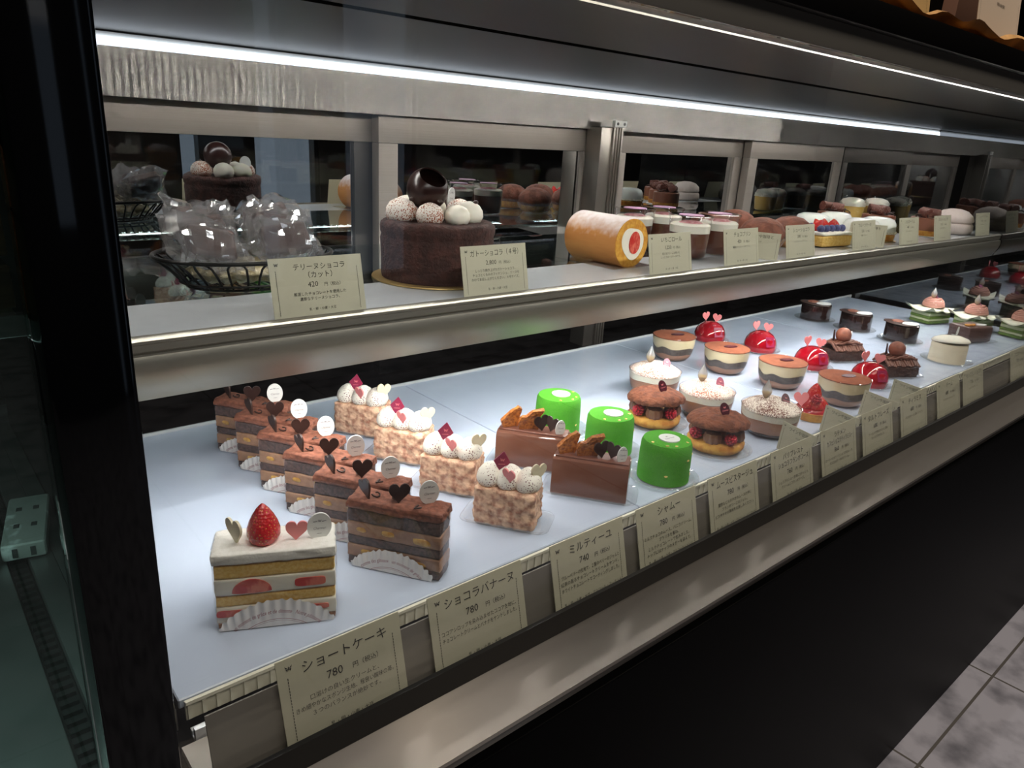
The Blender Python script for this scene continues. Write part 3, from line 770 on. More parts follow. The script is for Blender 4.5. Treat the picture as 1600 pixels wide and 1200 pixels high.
plq(t, 'pink_heart', heart(0.0150), 0.0015, PINK, (0.0135, -0.004, 0.0568), (0.08, 0.1, 0.15), 'pink chocolate heart')
o = plq(t, 'oval_plaque', ellipse(0.0165, 0.0215), 0.0014, PLAQ, (0.0290, -0.003, 0.0560), (0.08, 0.05, 0.12), 'white oval plaque'); plaque_writing(o, 0.0014, h=0.0215)
doily(t, 0.048, -0.0265, 0.0385, -D/2-0.0008, 'un moment de grâce et de détente   Notre pâtisserie')
film_wrap(t, L, D, 0.0575)

# ------------------------------------------------------------------ six chocolate banana slices
ROW = ['nearest to the glass', 'second from the glass', 'third from the glass', 'fourth from the glass', 'fifth from the glass', 'last at the rear']
RB = -0.975; L, D = 0.078, 0.0226
t = thing('banana_cake_slice', '', 'cake', (0, 0, ZI), RB, 'chocolate banana cake slices')
def bl(name, m, z0, z1, seed, ins=0.0): return layer(name, m, z0, z1, t, L, D, seed, 0.0007, ins, 9)
bl('sponge_layer', BSPONGE, 0.0, 0.0075, 1, 0.0006); bl('cream_layer', BCREAM, 0.0073, 0.0185, 2); bl('sponge_layer', BSPONGE, 0.0183, 0.0265, 3, 0.0006)
bl('cream_layer', BCREAM, 0.0263, 0.0385, 4); bl('sponge_layer', BSPONGE, 0.0383, 0.0495, 5, 0.0006)
for (bx, bz, w, h) in ((-0.020, 0.0125, 0.020, 0.0075), (0.018, 0.0115, 0.024, 0.0070), (-0.004, 0.0330, 0.013, 0.0065), (0.024, 0.0315, 0.018, 0.0070), (-0.027, 0.0325, 0.010, 0.0060)):
    m_ = MB(); m_.blob((0, 0, 0), (w/2, 0.0035, h/2), 2, 0.0008, 200, bx*900, sq=0.7); lab(m_.build('banana_piece', BANANA, t, smooth=80, loc=(bx, -D/2+0.0026, bz)), 'yellow banana piece in the cream')
m_ = MB(); m_.rough_box(L+0.001, D+0.001, 0.0085, 0.0493, 16, 0.0016, 210, 0.002, 7, amp2=0.0006)
rnd = random.Random(11)
lab(m_.build('cocoa_top', COCOA, t, smooth=70), 'rough cocoa covered top')
for k in range(4):
    x0, y0 = rnd.uniform(-0.03, 0.032), rnd.uniform(-0.010, 0.008)
    m_ = MB(); pts = [(0.0035*math.cos(q*0.8)*(1-q*0.05), 0.0025*math.sin(q*0.8), 0.0008+0.0009*math.sin(q*1.1+k)) for q in range(7)]
    m_.tube(pts, 0.0007, 6); m_.build('chocolate_curl', DARKM, t, smooth=60, loc=(x0, y0, 0.0585), rot=(0, 0, rnd.uniform(0, 6)))
plq(t, 'dark_heart', heart(0.0165), 0.0016, DARKC, (0.0015, -0.0045, 0.0570), (0.05, 0.06, 0.60), 'dark chocolate heart facing the glass')
plq(t, 'dark_heart', heart(0.0165), 0.0016, DARKM, (-0.0215, -0.007, 0.0572), (0.1, -0.45, -0.62), 'dark chocolate heart seen nearly edge on')
o = plq(t, 'oval_plaque', ellipse(0.0155, 0.0205), 0.0013, PLAQ, (0.0235, 0.004, 0.0570), (0.05, -0.04, 0.62), 'white oval plaque with a small bow'); plaque_writing(o, 0.0013, h=0.0205)
doily(t, 0.046, -0.026, 0.0345, -D/2-0.0008, 'comme des gâteaux   un moment de grâce')
film_wrap(t, L, D, 0.0525)
for k, (fx, fy) in enumerate(((0.2420, 0.459), (0.2405, 0.5125), (0.2385, 0.566), (0.2375, 0.6195), (0.2365, 0.673), (0.2355, 0.7265))):
    c = corner((fx, fy), L, D, RB); text = 'chocolate banana cake slice with dark hearts, ' + ROW[k]
    if k == 0: t.location = (c[0], c[1], ZI); t['label'] = text; src = t
    else: dup(src, (c[0], c[1], ZI), RB, text)

# ------------------------------------------------------------------ four cream topped pink beige cakes
RM = -0.98; L, D = 0.056, 0.034
t = thing('crepe_cake', '', 'cake', (0, 0, ZI), RM, 'pink beige cakes with three cream lobes')
rect_tray(t, 0.082, 0.0445)
m_ = MB(); m_.rough_box(L, D, 0.0355, 0.0012, 22, 0.0018, 150, 0.0035, 3, amp2=0.0016); lab(m_.build('cake_body', CRUMB, t, smooth=70), 'lumpy coated cake block')
for k, x0 in enumerate((-0.0180, 0.0, 0.0175)):
    m_ = MB(); pr = [(0.0, -0.004), (0.0095, -0.003), (0.0112, 0.001), (0.0108, 0.006), (0.0085, 0.011), (0.0050, 0.0148), (0.0018, 0.0165), (0.0, 0.0168)]
    m_.lathe(pr, 28, T=Matrix.Diagonal((1.08, 1.35, 0.95, 1)), cap0=False, cap1=False)
    lab(m_.build('cream_lobe', SPECK, t, smooth=80, loc=(x0, 0.0, 0.0390), rot=(0.10, 0.16-0.10*k, 0.0)), 'white cream lobe with dark specks')
o = plq(t, 'diamond_plaque', [(0, 0), (0.0075, 0.0105), (0, 0.021), (-0.0075, 0.0105)], 0.001, RASPP, (-0.0085, -0.002, 0.0475), (0.1, 0.12, 0.35), 'raspberry red diamond plaque')
m_ = MB(); bow_mark(m_, 0, 0.0125, 0.0022, -0.0007); m_._add([(-0.003, -0.0007, 0.0075), (0.003, -0.0007, 0.0082), (0.003, -0.0007, 0.0088), (-0.003, -0.0007, 0.0081)], [(0, 1, 2, 3)]); m_.build('lettering', PINK, o, 0)
plq(t, 'pink_heart', heart(0.0140), 0.0014, PINK, (0.0035, -0.0125, 0.0425), (0.15, 0.0, -0.45), 'pink chocolate heart')
plq(t, 'ivory_heart', heart(0.0170), 0.0015, IVORY, (0.0245, -0.002, 0.0430), (0.05, 0.15, 0.95), 'ivory chocolate heart')
for k, (fx, fy) in enumerate(((0.361, 0.452), (0.3585, 0.5335), (0.357, 0.617), (0.357, 0.703))):
    c = corner((fx, fy), L, D, RM); text = 'pink beige cake under three cream lobes, ' + ('nearest to the glass', 'second from the glass', 'third from the glass', 'last at the rear')[k]
    if k == 0: t.location = (c[0], c[1], ZI); t['label'] = text; src = t
    else: dup(src, (c[0], c[1], ZI), RM, text)

# ------------------------------------------------------------------ two glazed chocolate logs
RL = -0.945; L, D = 0.0735, 0.030
t = thing('chocolate_log', '', 'cake', (0, 0, ZI), RL, 'glazed chocolate logs')
rect_tray(t, 0.094, 0.0450)
m_ = MB(); P = [(-D/2, 0.0012), (D/2, 0.0012), (D/2, 0.0350), (D/2-0.003, 0.0375), (-D/2+0.006, 0.0378), (-D/2+0.0025, 0.0362), (-D/2+0.0004, 0.0325)]
m_.profile(P, -L/2, L/2); lab(m_.build('cake_body', MILKC, t, smooth=30), 'milk chocolate glazed block')
m_ = MB(); m_.rough_box(L-0.002, D-0.008, 0.003, 0.0368, 8, 0.0006, 300, 0.001, 2); lab(m_.build('cream_top', M('milk_cream', '#6e4436', 0.35), t, smooth=60, loc=(0, 0.002, 0)), 'smooth chocolate top')
for k, (x0, rz, sc2) in enumerate(((-0.0255, 0.5, 1.0), (-0.0065, 0.35, 1.08))):
    m_ = MB(); P = [(-0.0085, 0.0), (0.004, -0.001), (0.0095, 0.002), (0.0105, 0.009), (0.0085, 0.014), (0.0120, 0.0235), (0.006, 0.0225), (0.001, 0.0205), (-0.004, 0.0150), (-0.0085, 0.0130), (-0.0108, 0.0075)] if k else [(-0.007, 0.0), (0.005, -0.001), (0.0085, 0.004), (0.0095, 0.013), (0.0115, 0.0215), (0.008, 0.0240), (0.002, 0.0205), (-0.005, 0.0150), (-0.0105, 0.0090), (-0.0095, 0.0045)]
    b = MB(); b.plate([(q*sc2, w*sc2) for q, w in P], 0.0045)
    bmesh.ops.subdivide_edges(b.bm, edges=b.bm.edges[:], cuts=3, use_grid_fill=True)
    for v in b.bm.verts: v.co += Vector((0, 1, 0))*0.0022*noise.noise(v.co*230+Vector((k*4, 0, 0)))
    lab(b.build('tuile', TUILE, t, smooth=25, loc=(x0, 0.0, 0.0385), rot=(0.15, -0.05+0.15*k, rz)), 'golden caramel nut tuile')
plq(t, 'dark_heart', heart(0.0175), 0.0016, DARKC, (0.0085, -0.001, 0.0385), (0.0, -0.10, 0.75), 'dark chocolate heart')
plq(t, 'dark_heart', heart(0.0165), 0.0016, DARKM, (0.0175, 0.001, 0.0385), (0.0, 0.15, -0.35), 'dark chocolate heart')
o = plq(t, 'oval_plaque', ellipse(0.0105, 0.0175), 0.0013, PLAQ, (0.0275, -0.004, 0.0375), (0.0, 0.08, 0.55), 'white oval plaque'); p_ = plaque_writing(o, 0.0013); p_.scale = (0.8, 1, 0.95)
for k, (fx, fy) in enumerate(((0.4545, 0.458), (0.4515, 0.540))):
    c = corner((fx, fy), L, D, RL); text = 'glossy chocolate log with caramel tuiles, ' + ('nearer the glass of the two logs', 'behind the other log, beside the green cakes')[k]
    if k == 0: t.location = (c[0]+0.004, c[1]-0.004, ZI); t['label'] = text; src = t
    else: dup(src, (c[0]+0.004, c[1]-0.004, ZI), RL, text)

# ------------------------------------------------------------------ three green mousse cakes
t = thing('pistachio_mousse', '', 'cake', (0, 0, ZI), -0.4, 'green mousse cakes')
round_tray(t, 0.0375)
m_ = MB(); r = 0.0268
m_.lathe([(0.0, 0.0012), (r, 0.0012), (r, 0.003), (r*0.985, 0.030), (r*0.965, 0.0395), (r*0.90, 0.0432), (r*0.5, 0.0440), (0, 0.0441)], 48, cap0=False, cap1=False)
lab(m_.build('mousse', GREEN, t, smooth=40), 'bright green velvet mousse')
m_ = MB(); m_.lathe([(0.0, 0), (0.0108, 0), (0.0108, 0.0012), (0, 0.0012)], 36, cap0=False, cap1=False); o = lab(m_.build('disc_plaque', PLAQ, t, smooth=30, loc=(0.001, -0.002, 0.0440)), 'white round plaque')
m_ = MB(); write(m_, 'Charmer', 0.0036, 0, 0, 0, shear=0.3, maxw=0.014); bow_mark(m_, 0, 0.0055, 0.0016, 0)
m_.build('lettering', GREYINK, o, 0, loc=(0, -0.002, 0.0014), rot=(-PI/2, 0, 0.3))
rnd = random.Random(3)
for k in range(11):
    a = rnd.uniform(-2.9, 0.6); top = k < 4
    if top: P = (0.0205*math.cos(a), 0.0205*math.sin(a), 0.0438); R_ = (0, 0, rnd.uniform(0, 3))
    else:
        z0 = rnd.uniform(0.006, 0.036); P = ((r*0.995)*math.cos(a), (r*0.995)*math.sin(a), z0); R_ = (0, 0, a)
    m_ = MB(); m_.blob((0, 0, 0), (0.0016, 0.0022, 0.0007) if top else (0.0005, 0.0020, 0.0012), 1, 0.0006, 700, k); m_.build('gold_flake', GOLD, t, smooth=0, loc=P, rot=R_)
for k, p in enumerate(((0.561, 0.399), (0.566, 0.478), (0.561, 0.553))):
    c = behind(p, 0.026); text = 'bright green mousse cake on round tray, ' + ('nearest to the glass of the three', 'middle one of the three', 'rearmost of the three, beside the log')[k]
    if k == 0: t.location = (c[0], c[1], ZI); t['label'] = text; src = t
    else: dup(src, (c[0], c[1], ZI), -0.4+0.5*k, text)

# ------------------------------------------------------------------ two chocolate paris brest
t = thing('chocolate_paris_brest', '', 'cake', (0, 0, ZI), 0.2, 'chocolate choux rings with raspberries')
round_tray(t, 0.042)
m_ = MB(); m_.lathe([(0.0, 0.002), (0.027, 0.002), (0.0320, 0.006), (0.0325, 0.010), (0.030, 0.0145), (0.0, 0.0145)], 44, mod=lambda a, r, z: (r*(1+0.02*math.sin(5*a)), z+0.0008*math.sin(4*a)*(z > 0.01)), cap0=False, cap1=False)
lab(m_.build('pastry_base', BUTTER, t, smooth=60), 'golden choux base')
PIPE = M('piped_chocolate_cream', '#7a513d', 0.45)
for k in range(8):
    a = 2*PI*k/8 + 0.2
    if k % 2:
        raspberry(t, (0.0275*math.cos(a), 0.0275*math.sin(a), 0.0215), (0, PI/2*0.8, a), 0.95)
    else:
        m_ = MB(); m_.lathe([(0.0, 0), (0.0085, 0.001), (0.0100, 0.006), (0.0085, 0.012), (0.0, 0.0145)], 36, mod=lambda b_, r, z: (r*(1+0.10*math.cos(9*b_+z*160)), z), cap0=False, cap1=False)
        lab(m_.build('cream_rosette', PIPE, t, smooth=50, loc=(0.0215*math.cos(a), 0.0215*math.sin(a), 0.0140)), 'piped chocolate cream rosette')
m_ = MB(); m_.lathe([(0.0, 0.001), (0.028, 0.0005), (0.0345, 0.0025), (0.0350, 0.006), (0.031, 0.0105), (0.022, 0.0150), (0.0135, 0.0155), (0.007, 0.0125), (0.0, 0.0120)], 56, mod=lambda a, r, z: (r*(1+0.035*noise.noise(Vector((math.cos(a)*3, math.sin(a)*3, z*90)))), z+0.0024*noise.noise(Vector((math.cos(a)*r*220, math.sin(a)*r*220, 3)))*(z > 0.002)), cap0=False, cap1=False)
lab(m_.build('pastry_cap', CHOUX, t, smooth=60, loc=(0, 0, 0.0285), rot=(-0.06, 0.05, 0)), 'craggy cocoa choux cap')
o = plq(t, 'oval_plaque', ellipse(0.0105, 0.0160), 0.0012, PLUM, (-0.004, -0.010, 0.0425), (-0.35, -0.25, -0.75), 'dark plum oval plaque')
m_ = MB(); bow_mark(m_, 0, 0.0105, 0.0016, -0.0008); write(m_, 'Charmer', 0.0024, 0, 0.0062, -0.0008, shear=0.3, maxw=0.0075); m_.build('lettering', PINK, o, 0)
for k, p in enumerate(((0.668, 0.412), (0.670, 0.500))):
    c = behind(p, 0.033); text = 'chocolate choux ring with raspberries and plum plaque, ' + ('nearer the glass, beside the green cakes', 'behind its twin, before the cocoa dusted cups')[k]
    if k == 0: t.location = (c[0], c[1], ZI); t['label'] = text; src = t
    else: dup(src, (c[0], c[1], ZI), 0.45, text)

# ------------------------------------------------------------------ three cocoa dusted cups with droppers
def cup(parent, r0, r1, h, tw=0.0007):
    m_ = MB(); pr = [(0.0, 0.0), (r0*0.9, 0.0), (r0*1.12, 0.003), (r0*1.28, 0.008), ((r0*1.28+r1)/2, h*0.42), (r1*0.985, h*0.72), (r1, h)]
    m_.lathe(pr, 48, cap0=False, cap1=False)
    m_.tube([(r1*math.cos(a), r1*math.sin(a), h) for a in [2*PI*k/48 for k in range(48)]], 0.0007, 6, closed=True)
    lab(m_.build('cup', CUP, parent, smooth=60), 'clear rounded cup')
    def rad(z):
        q = [(p[1], p[0]) for p in pr[1:]]
        for (z0, a0), (z1, a1) in zip(q, q[1:]):
            if z0 <= z <= z1: return a0 + (a1-a0)*(z-z0)/max(1e-9, z1-z0)
        return q[-1][1]
    return rad
def fill(parent, name, m, rad, z0, z1, label=None, wav0=0.0, wav1=0.0, n=7, k=5, g=0.0007, ph=0.0):
    m_ = MB(); seg = 60; V, F = [], []
    for i in range(n):
        for s_ in range(seg):
            a = 2*PI*s_/seg
            f = i/(n-1); za = z0 + wav0*(math.sin(k*a+ph)+0.5*math.sin((k+2)*a+1)); zb = z1 + wav1*(math.sin(k*a+ph)+0.5*math.sin((k+2)*a+1))
            z = za+(zb-za)*f; r_ = rad(z)-g; V.append((r_*math.cos(a), r_*math.sin(a), z))
    for i in range(n-1):
        for s_ in range(seg): F.append((i*seg+s_, i*seg+(s_+1) % seg, (i+1)*seg+(s_+1) % seg, (i+1)*seg+s_))
    F.append(tuple(reversed(range(seg)))); F.append(tuple((n-1)*seg+s_ for s_ in range(seg)))
    m_._add(V, F); o = m_.build(name, m, parent, smooth=50)
    return lab(o, label) if label else o
MOUSSE = M('brown_mousse', '#a77558', 0.5, sss=0.05)
DUST = speckled('cocoa_dusted_cream', '#efe6da', '#a4532f', 0.42, 820, 0.7)
DUSTD = speckled('dark_cocoa_dusted_cream', '#efe4d6', '#6b351f', 0.46, 820, 0.7)
def cocoa_cup(dark):
    t_ = thing('cocoa_dusted_cup', '', 'dessert cup', (0, 0, ZI), 0, 'cocoa dusted dessert cups')
    rad = cup(t_, 0.0245, 0.0355, 0.0345)
    fill(t_, 'jelly_layer', M('dark_jelly', '#332622', 0.25), rad, 0.0008, 0.0060, None, 0, 0.0012)
    fill(t_, 'mousse_layer', MOUSSE, rad, 0.0062, 0.0235, 'brown mousse', 0.0012, 0.0006, 8, 4)
    fill(t_, 'cream_layer', CREAM, rad, 0.0236, 0.0318, 'white cream band', 0.0006, 0.0, 6, 4)
    m_ = MB(); m_.lathe([(0.0352, 0.0318), (0.0350, 0.0330), (0.031, 0.0362), (0.024, 0.0402), (0.015, 0.0435), (0.007, 0.0450), (0.0, 0.0452)], 56, cap0=True, cap1=False)
    lab(m_.build('dusted_top', DUSTD if dark else DUST, t_, smooth=60), 'cream dome dusted with cocoa')
    flames(t_, (-0.006, 0.006, 0.0432))
    o_ = plq(t_, 'oval_plaque', ellipse(0.0105, 0.0190), 0.0012, PLUM if dark else RASPP, (0.000, -0.0180, 0.0385), (-0.85, 0.25, -0.70), 'plum oval plaque')
    m_ = MB(); bow_mark(m_, 0, 0.0125, 0.0016, -0.0008); write(m_, 'Charmer', 0.0026, 0, 0.0075, -0.0008, shear=0.3, maxw=0.0085); m_.build('lettering', PINK, o_, 0)
    return t_
for k, p in enumerate(((0.772, 0.409), (0.757, 0.489), (0.765, 0.578))):
    c = behind(p, 0.026); t = cocoa_cup(k == 0); t.location = (c[0], c[1], ZI)
    t['label'] = 'clear cup of brown mousse under a cocoa dusted dome, ' + ('darkest topped, nearest to the glass', 'middle of the three', 'rearmost of the three')[k]

# ------------------------------------------------------------------ four flat cocoa topped cups
t = thing('tiramisu_cup', '', 'dessert cup', (0, 0, ZI), 0, 'flat topped tiramisu cups')
rad = cup(t, 0.0235, 0.0345, 0.0375)
fill(t, 'mousse_layer', M('rosy_mousse', '#b4866d', 0.5), rad, 0.0008, 0.0118, 'rosy brown mousse', 0, 0.0010, 7, 6)
fill(t, 'coffee_layer', M('grey_coffee_sponge', '#62564f', 0.6, c2='#4e433d', scale=160), rad, 0.0112, 0.0225, 'dark coffee soaked layer', 0.0010, 0.0016, 8, 6)
fill(t, 'cream_layer', M('yellow_cream', '#ecdcb2', 0.45, sss=0.06), rad, 0.0218, 0.0368, 'pale yellow cream dripping down', 0.0021, 0.0, 9, 6)
m_ = MB(); m_.lathe([(0.0341, 0.0366), (0.0338, 0.0378), (0.030, 0.0386), (0.0, 0.0388)], 48, cap0=True, cap1=False)
lab(m_.build('cocoa_top', M('cocoa_powder', '#99573a', 0.85, c2='#8a4a2f', scale=140), t, smooth=40), 'flat cocoa powder top')
m_ = MB(); m_.lathe([(0, 0), (1, 0), (1, 0.0008), (0, 0.0008)], 32, T=TR(0.004, -0.003, 0.0388, 0, 0, -0.35) @ Matrix.Diagonal((0.0115, 0.0062, 1, 1)), cap0=False, cap1=False)
o = lab(m_.build('oval_plaque', PLUM, t, smooth=20), 'plum oval plaque lying flat')
m_ = MB(); write(m_, 'Charmer', 0.0034, 0, -0.0010, 0, shear=0.3, maxw=0.015); m_.build('lettering', PINK, o, 0, loc=(0.004, -0.003, 0.0398), rot=(-PI/2, 0, -0.35))
for k, p in enumerate(((0.964, 0.414), (0.958, 0.502), (0.947, 0.588), (0.933, 0.676))):
    c = behind(p, 0.0255); text = 'clear cup with flat cocoa top over yellow cream, ' + ('nearest to the glass', 'second from the glass', 'third from the glass', 'last at the rear')[k]
    if k == 0: t.location = (c[0], c[1], ZI); t['label'] = text; src = t
    else: dup(src, (c[0], c[1], ZI), 0, text)

# ------------------------------------------------------------------ strawberry tart
c = behind((0.874, 0.408), 0.0225)
t = thing('strawberry_tart', 'small round tart heaped with strawberries and a pink heart', 'tart', (c[0], c[1], ZI), 0.0)
m_ = MB(); m_.lathe([(0.0, 0.0), (0.0215, 0.0), (0.0235, 0.0110), (0.0220, 0.0110), (0.0210, 0.0085), (0, 0.0085)], 40, cap0=False, cap1=False); lab(m_.build('tart_shell', BUTTER, t, smooth=40), 'golden pastry shell')
m_ = MB(); m_.lathe([(0.0, 0.008), (0.0208, 0.008), (0.0200, 0.0135), (0.012, 0.0170), (0.0, 0.0178)], 32, cap0=False, cap1=False); lab(m_.build('filling', M('strawberry_glaze', '#a81422', 0.2), t, smooth=60), 'red glaze')
for (a, rr, z0, tilt, s_) in ((-2.2, 0.0125, 0.012, 0.45, 0.017), (-0.9, 0.0130, 0.012, 0.45, 0.017), (0.4, 0.0125, 0.012, 0.45, 0.017), (1.7, 0.0125, 0.012, 0.45, 0.017), (2.9, 0.0125, 0.012, 0.45, 0.017)):
    strawberry(t, 'strawberry', s_, (rr*math.cos(a), rr*math.sin(a), z0), (0, -tilt, a) if False else (tilt*math.sin(a), -tilt*math.cos(a), 0))
strawberry(t, 'strawberry', 0.0185, (-0.002, 0.0, 0.0250), (0.1, -0.1, 0))
raspberry(t, (-0.014, -0.010, 0.0300), (0.2, 0, 0), 0.9)
plq(t, 'pink_heart', heart(0.0185), 0.0015, PINK, (-0.0225, 0.0040, 0.0170), (-0.20, -0.15, -1.10), 'pink chocolate heart')

# ------------------------------------------------------------------ four red glazed domes
t = thing('red_dome_cake', '', 'cake', (0, 0, ZI), 0, 'red glazed dome cakes')
round_tray(t, 0.0345)
REDG = M('red_mirror_glaze', '#a5081c', 0.07, coat=0.8, c2='#8c0618', scale=30)
m_ = MB(); m_.lathe([(0.0, 0.0012), (0.0262, 0.0012), (0.0275, 0.006), (0.0270, 0.0135), (0.0245, 0.0215), (0.0195, 0.0285), (0.0120, 0.0332), (0.0055, 0.0350), (0.0, 0.0354)], 48, cap0=False, cap1=False)
lab(m_.build('dome', REDG, t, smooth=70), 'shiny red dome')
plq(t, 'pink_heart', heart(0.0160), 0.0015, PINK, (-0.003, 0.0100, 0.0335), (0.0, -0.10, -0.25), 'pink chocolate heart turned sideways')
plq(t, 'pink_heart', heart(0.0155), 0.0015, PINK, (0.002, -0.0075, 0.0335), (0.0, 0.10, -1.15), 'pink chocolate heart facing the glass')
o = plq(t, 'square_plaque', [(-0.0085, 0), (0.0085, 0), (0.0085, 0.0175), (-0.0085, 0.0175)], 0.0006, RASPP, (-0.0110, -0.0250, 0.0125), (-0.42, 0.05, -0.43), 'raspberry red square label')
m_ = MB(); bow_mark(m_, 0, 0.0120, 0.0022, -0.0005)
for z0, w in ((0.0075, 0.005), (0.0055, 0.0035)): m_._add([(-w, -0.0005, z0), (w, -0.0005, z0), (w, -0.0005, z0+0.0008), (-w, -0.0005, z0+0.0008)], [(0, 1, 2, 3)])
m_.build('lettering', PINK, o, 0)
for k, p in enumerate(((1.082, 0.430), (1.088, 0.524), (1.104, 0.625), (1.081, 0.710))):
    c = behind(p, 0.028); text = 'shiny red dome cake with two pink hearts, ' + ('nearest to the glass', 'second from the glass', 'third from the glass', 'last at the rear')[k]
    if k == 0: t.location = (c[0], c[1], ZI); t['label'] = text; src = t
    else: dup(src, (c[0], c[1], ZI), 0.05, text)

# ------------------------------------------------------------------ two chocolate mont blanc
t = thing('chocolate_mont_blanc', '', 'cake', (0, 0, ZI), -0.5, 'chocolate cakes with a cocoa truffle on top')
rect_tray(t, 0.074, 0.058)
m_ = MB(); m_.rough_box(0.056, 0.040, 0.018, 0.0012, 12, 0.0022, 200, 0.003, 4, amp2=0.0014); lab(m_.build('cake_base', M('nutty_chocolate', '#4a2d22', 0.5, c2='#33201a', scale=260, bump=0.9, bscale=300, bdist=0.002), t, smooth=50), 'nubbly dark chocolate block')
NOOD = M('chocolate_noodles', '#6b4131', 0.5)
m_ = MB(); rnd = random.Random(8)
for k in range(15):
    x0 = -0.027 + 0.054*k/14
    m_.tube([(x0+0.0006*math.sin(q*2+k), -0.0195+0.039*q/10, 0.0195+0.0105*math.sin(PI*q/10)+0.001*math.sin(k*1.7)) for q in range(11)], 0.0021, 8)
for k in range(5):
    y0 = -0.012 + 0.024*k/4
    m_.tube([(-0.026+0.052*q/10, y0, 0.0290+0.0030*math.sin(PI*q/10)+0.0012*math.sin(q*1.9+k)) for q in range(11)], 0.0020, 8)
lab(m_.build('cream_strands', NOOD, t, smooth=60), 'piped chocolate cream strands')
m_ = MB(); m_.blob((0, 0, 0), 0.0125, 3); lab(m_.build('truffle', M('cocoa_truffle', '#8b4f38', 0.6, c2='#744030', scale=120), t, smooth=80, loc=(-0.004, 0.0, 0.0425)), 'round cocoa truffle')
m_ = MB(); m_.plate([(-0.003, 0), (0.003, 0), (0.0015, 0.020), (-0.0012, 0.021)], 0.0010); lab(m_.build('chocolate_shard', DARKC, t, smooth=0, loc=(-0.0185, 0.004, 0.033), rot=(0.1, -0.35, 0.4)), 'thin dark shard')
plq(t, 'oval_plaque', ellipse(0.0080, 0.014), 0.001, PLAQ, (0.0165, 0.006, 0.033), (0, 0.1, 1.0), 'white oval plaque')
for k, p in enumerate(((1.170, 0.430), (1.180, 0.520))):
    c = behind(p, 0.030); text = 'chocolate cake with piped strands and cocoa truffle, ' + ('nearer the glass, beside the red domes', 'behind its twin, before the dark round cakes')[k]
    if k == 0: t.location = (c[0], c[1], ZI); t['label'] = text; src = t
    else: dup(src, (c[0], c[1], ZI), -0.45, text)

# ------------------------------------------------------------------ three dark glazed round cakes
t = thing('dark_glazed_cake', '', 'cake', (0, 0, ZI), 0, 'dark glazed round cakes')
round_tray(t, 0.040)
m_ = MB(); r = 0.0292
m_.lathe([(0.0, 0.0012), (r, 0.0012), (r, 0.0300), (r*0.985, 0.0325), (r*0.93, 0.0335), (0, 0.0338)], 44, cap0=False, cap1=False); lab(m_.build('cake_body', M('dark_mirror_glaze', '#231613', 0.10, coat=0.6), t, smooth=40), 'dark mirror glazed cylinder')
m_ = MB(); m_.lathe([(r*1.03, 0.0), (r*1.01, 0.0012), (0, 0.0016)], 40, cap0=True, cap1=False); lab(m_.build('chocolate_disc', DARKM, t, smooth=30, loc=(-0.002, 0.003, 0.0338), rot=(0.03, 0.05, 0)), 'dark chocolate disc')
m_ = MB(); m_.blob((0, 0, 0), (0.013, 0.010, 0.0028), 3); lab(m_.build('cocoa_patch', COCOA, t, smooth=80, loc=(0.002, 0.011, 0.0355)), 'cocoa dusted dome')
m_ = MB(); m_.lathe([(0, 0), (1, 0), (1, 0.0010), (0, 0.0010)], 32, T=TR(-0.004, -0.015, 0.0362, 0.10, -0.06, -1.1) @ Matrix.Diagonal((0.0140, 0.0095, 1, 1)), cap0=False, cap1=False); lab(m_.build('oval_plaque', PLAQ, t, smooth=20), 'white oval plaque')
for k, p in enumerate(((1.415, 0.524), (1.422, 0.613), (1.431, 0.700))):
    c = behind(p, 0.028); text = 'dark glazed round cake with white plaque, ' + ('nearest to the glass of the three', 'middle of the three', 'rearmost of the three')[k]
    if k == 0: t.location = (c[0], c[1], ZI); t['label'] = text; src = t
    else: dup(src, (c[0], c[1], ZI), 0.06, text)

# ------------------------------------------------------------------ ivory cake, clear boxed chocolate cake, green layered cakes
c = behind((1.345, 0.417), 0.028)
t = thing('ivory_cream_cake', 'pale ivory round cake with a smooth white cap', 'cake', (c[0], c[1], ZI), 0)
round_tray(t, 0.041)
m_ = MB(); r = 0.0285; m_.lathe([(0, 0.0012), (r, 0.0012), (r*0.99, 0.030), (r*0.96, 0.0335), (0, 0.0345)], 44, cap0=False, cap1=False); lab(m_.build('cake_body', M('ivory_mousse', '#e9dcc0', 0.5, sss=0.06), t, smooth=40), 'ivory cylinder')
m_ = MB(); m_.lathe([(0, 0), (r*1.02, 0.0), (r*1.04, 0.0022), (r*0.9, 0.0062), (r*0.55, 0.0098), (0, 0.0112)], 44, cap0=False, cap1=False); lab(m_.build('cream_cap', CREAM, t, smooth=70, loc=(0, 0, 0.0345), rot=(-0.10, 0.08, 0)), 'white cream cap')
plq(t, 'oval_plaque', ellipse(0.0115, 0.0180), 0.001, PLAQ, (0.006, -0.004, 0.0430), (0.1, 0.15, 0.5), 'white oval plaque')
m_ = MB(); m_.lathe([(0, 0), (1, 0), (1, 0.001), (0, 0.001)], 28, T=TR(0.018, -0.001, 0.0425, 0.05, 0.28, 0) @ Matrix.Diagonal((0.010, 0.008, 1, 1)), cap0=False, cap1=False); lab(m_.build('disc_plaque', PLAQ, t, smooth=20), 'small white disc')

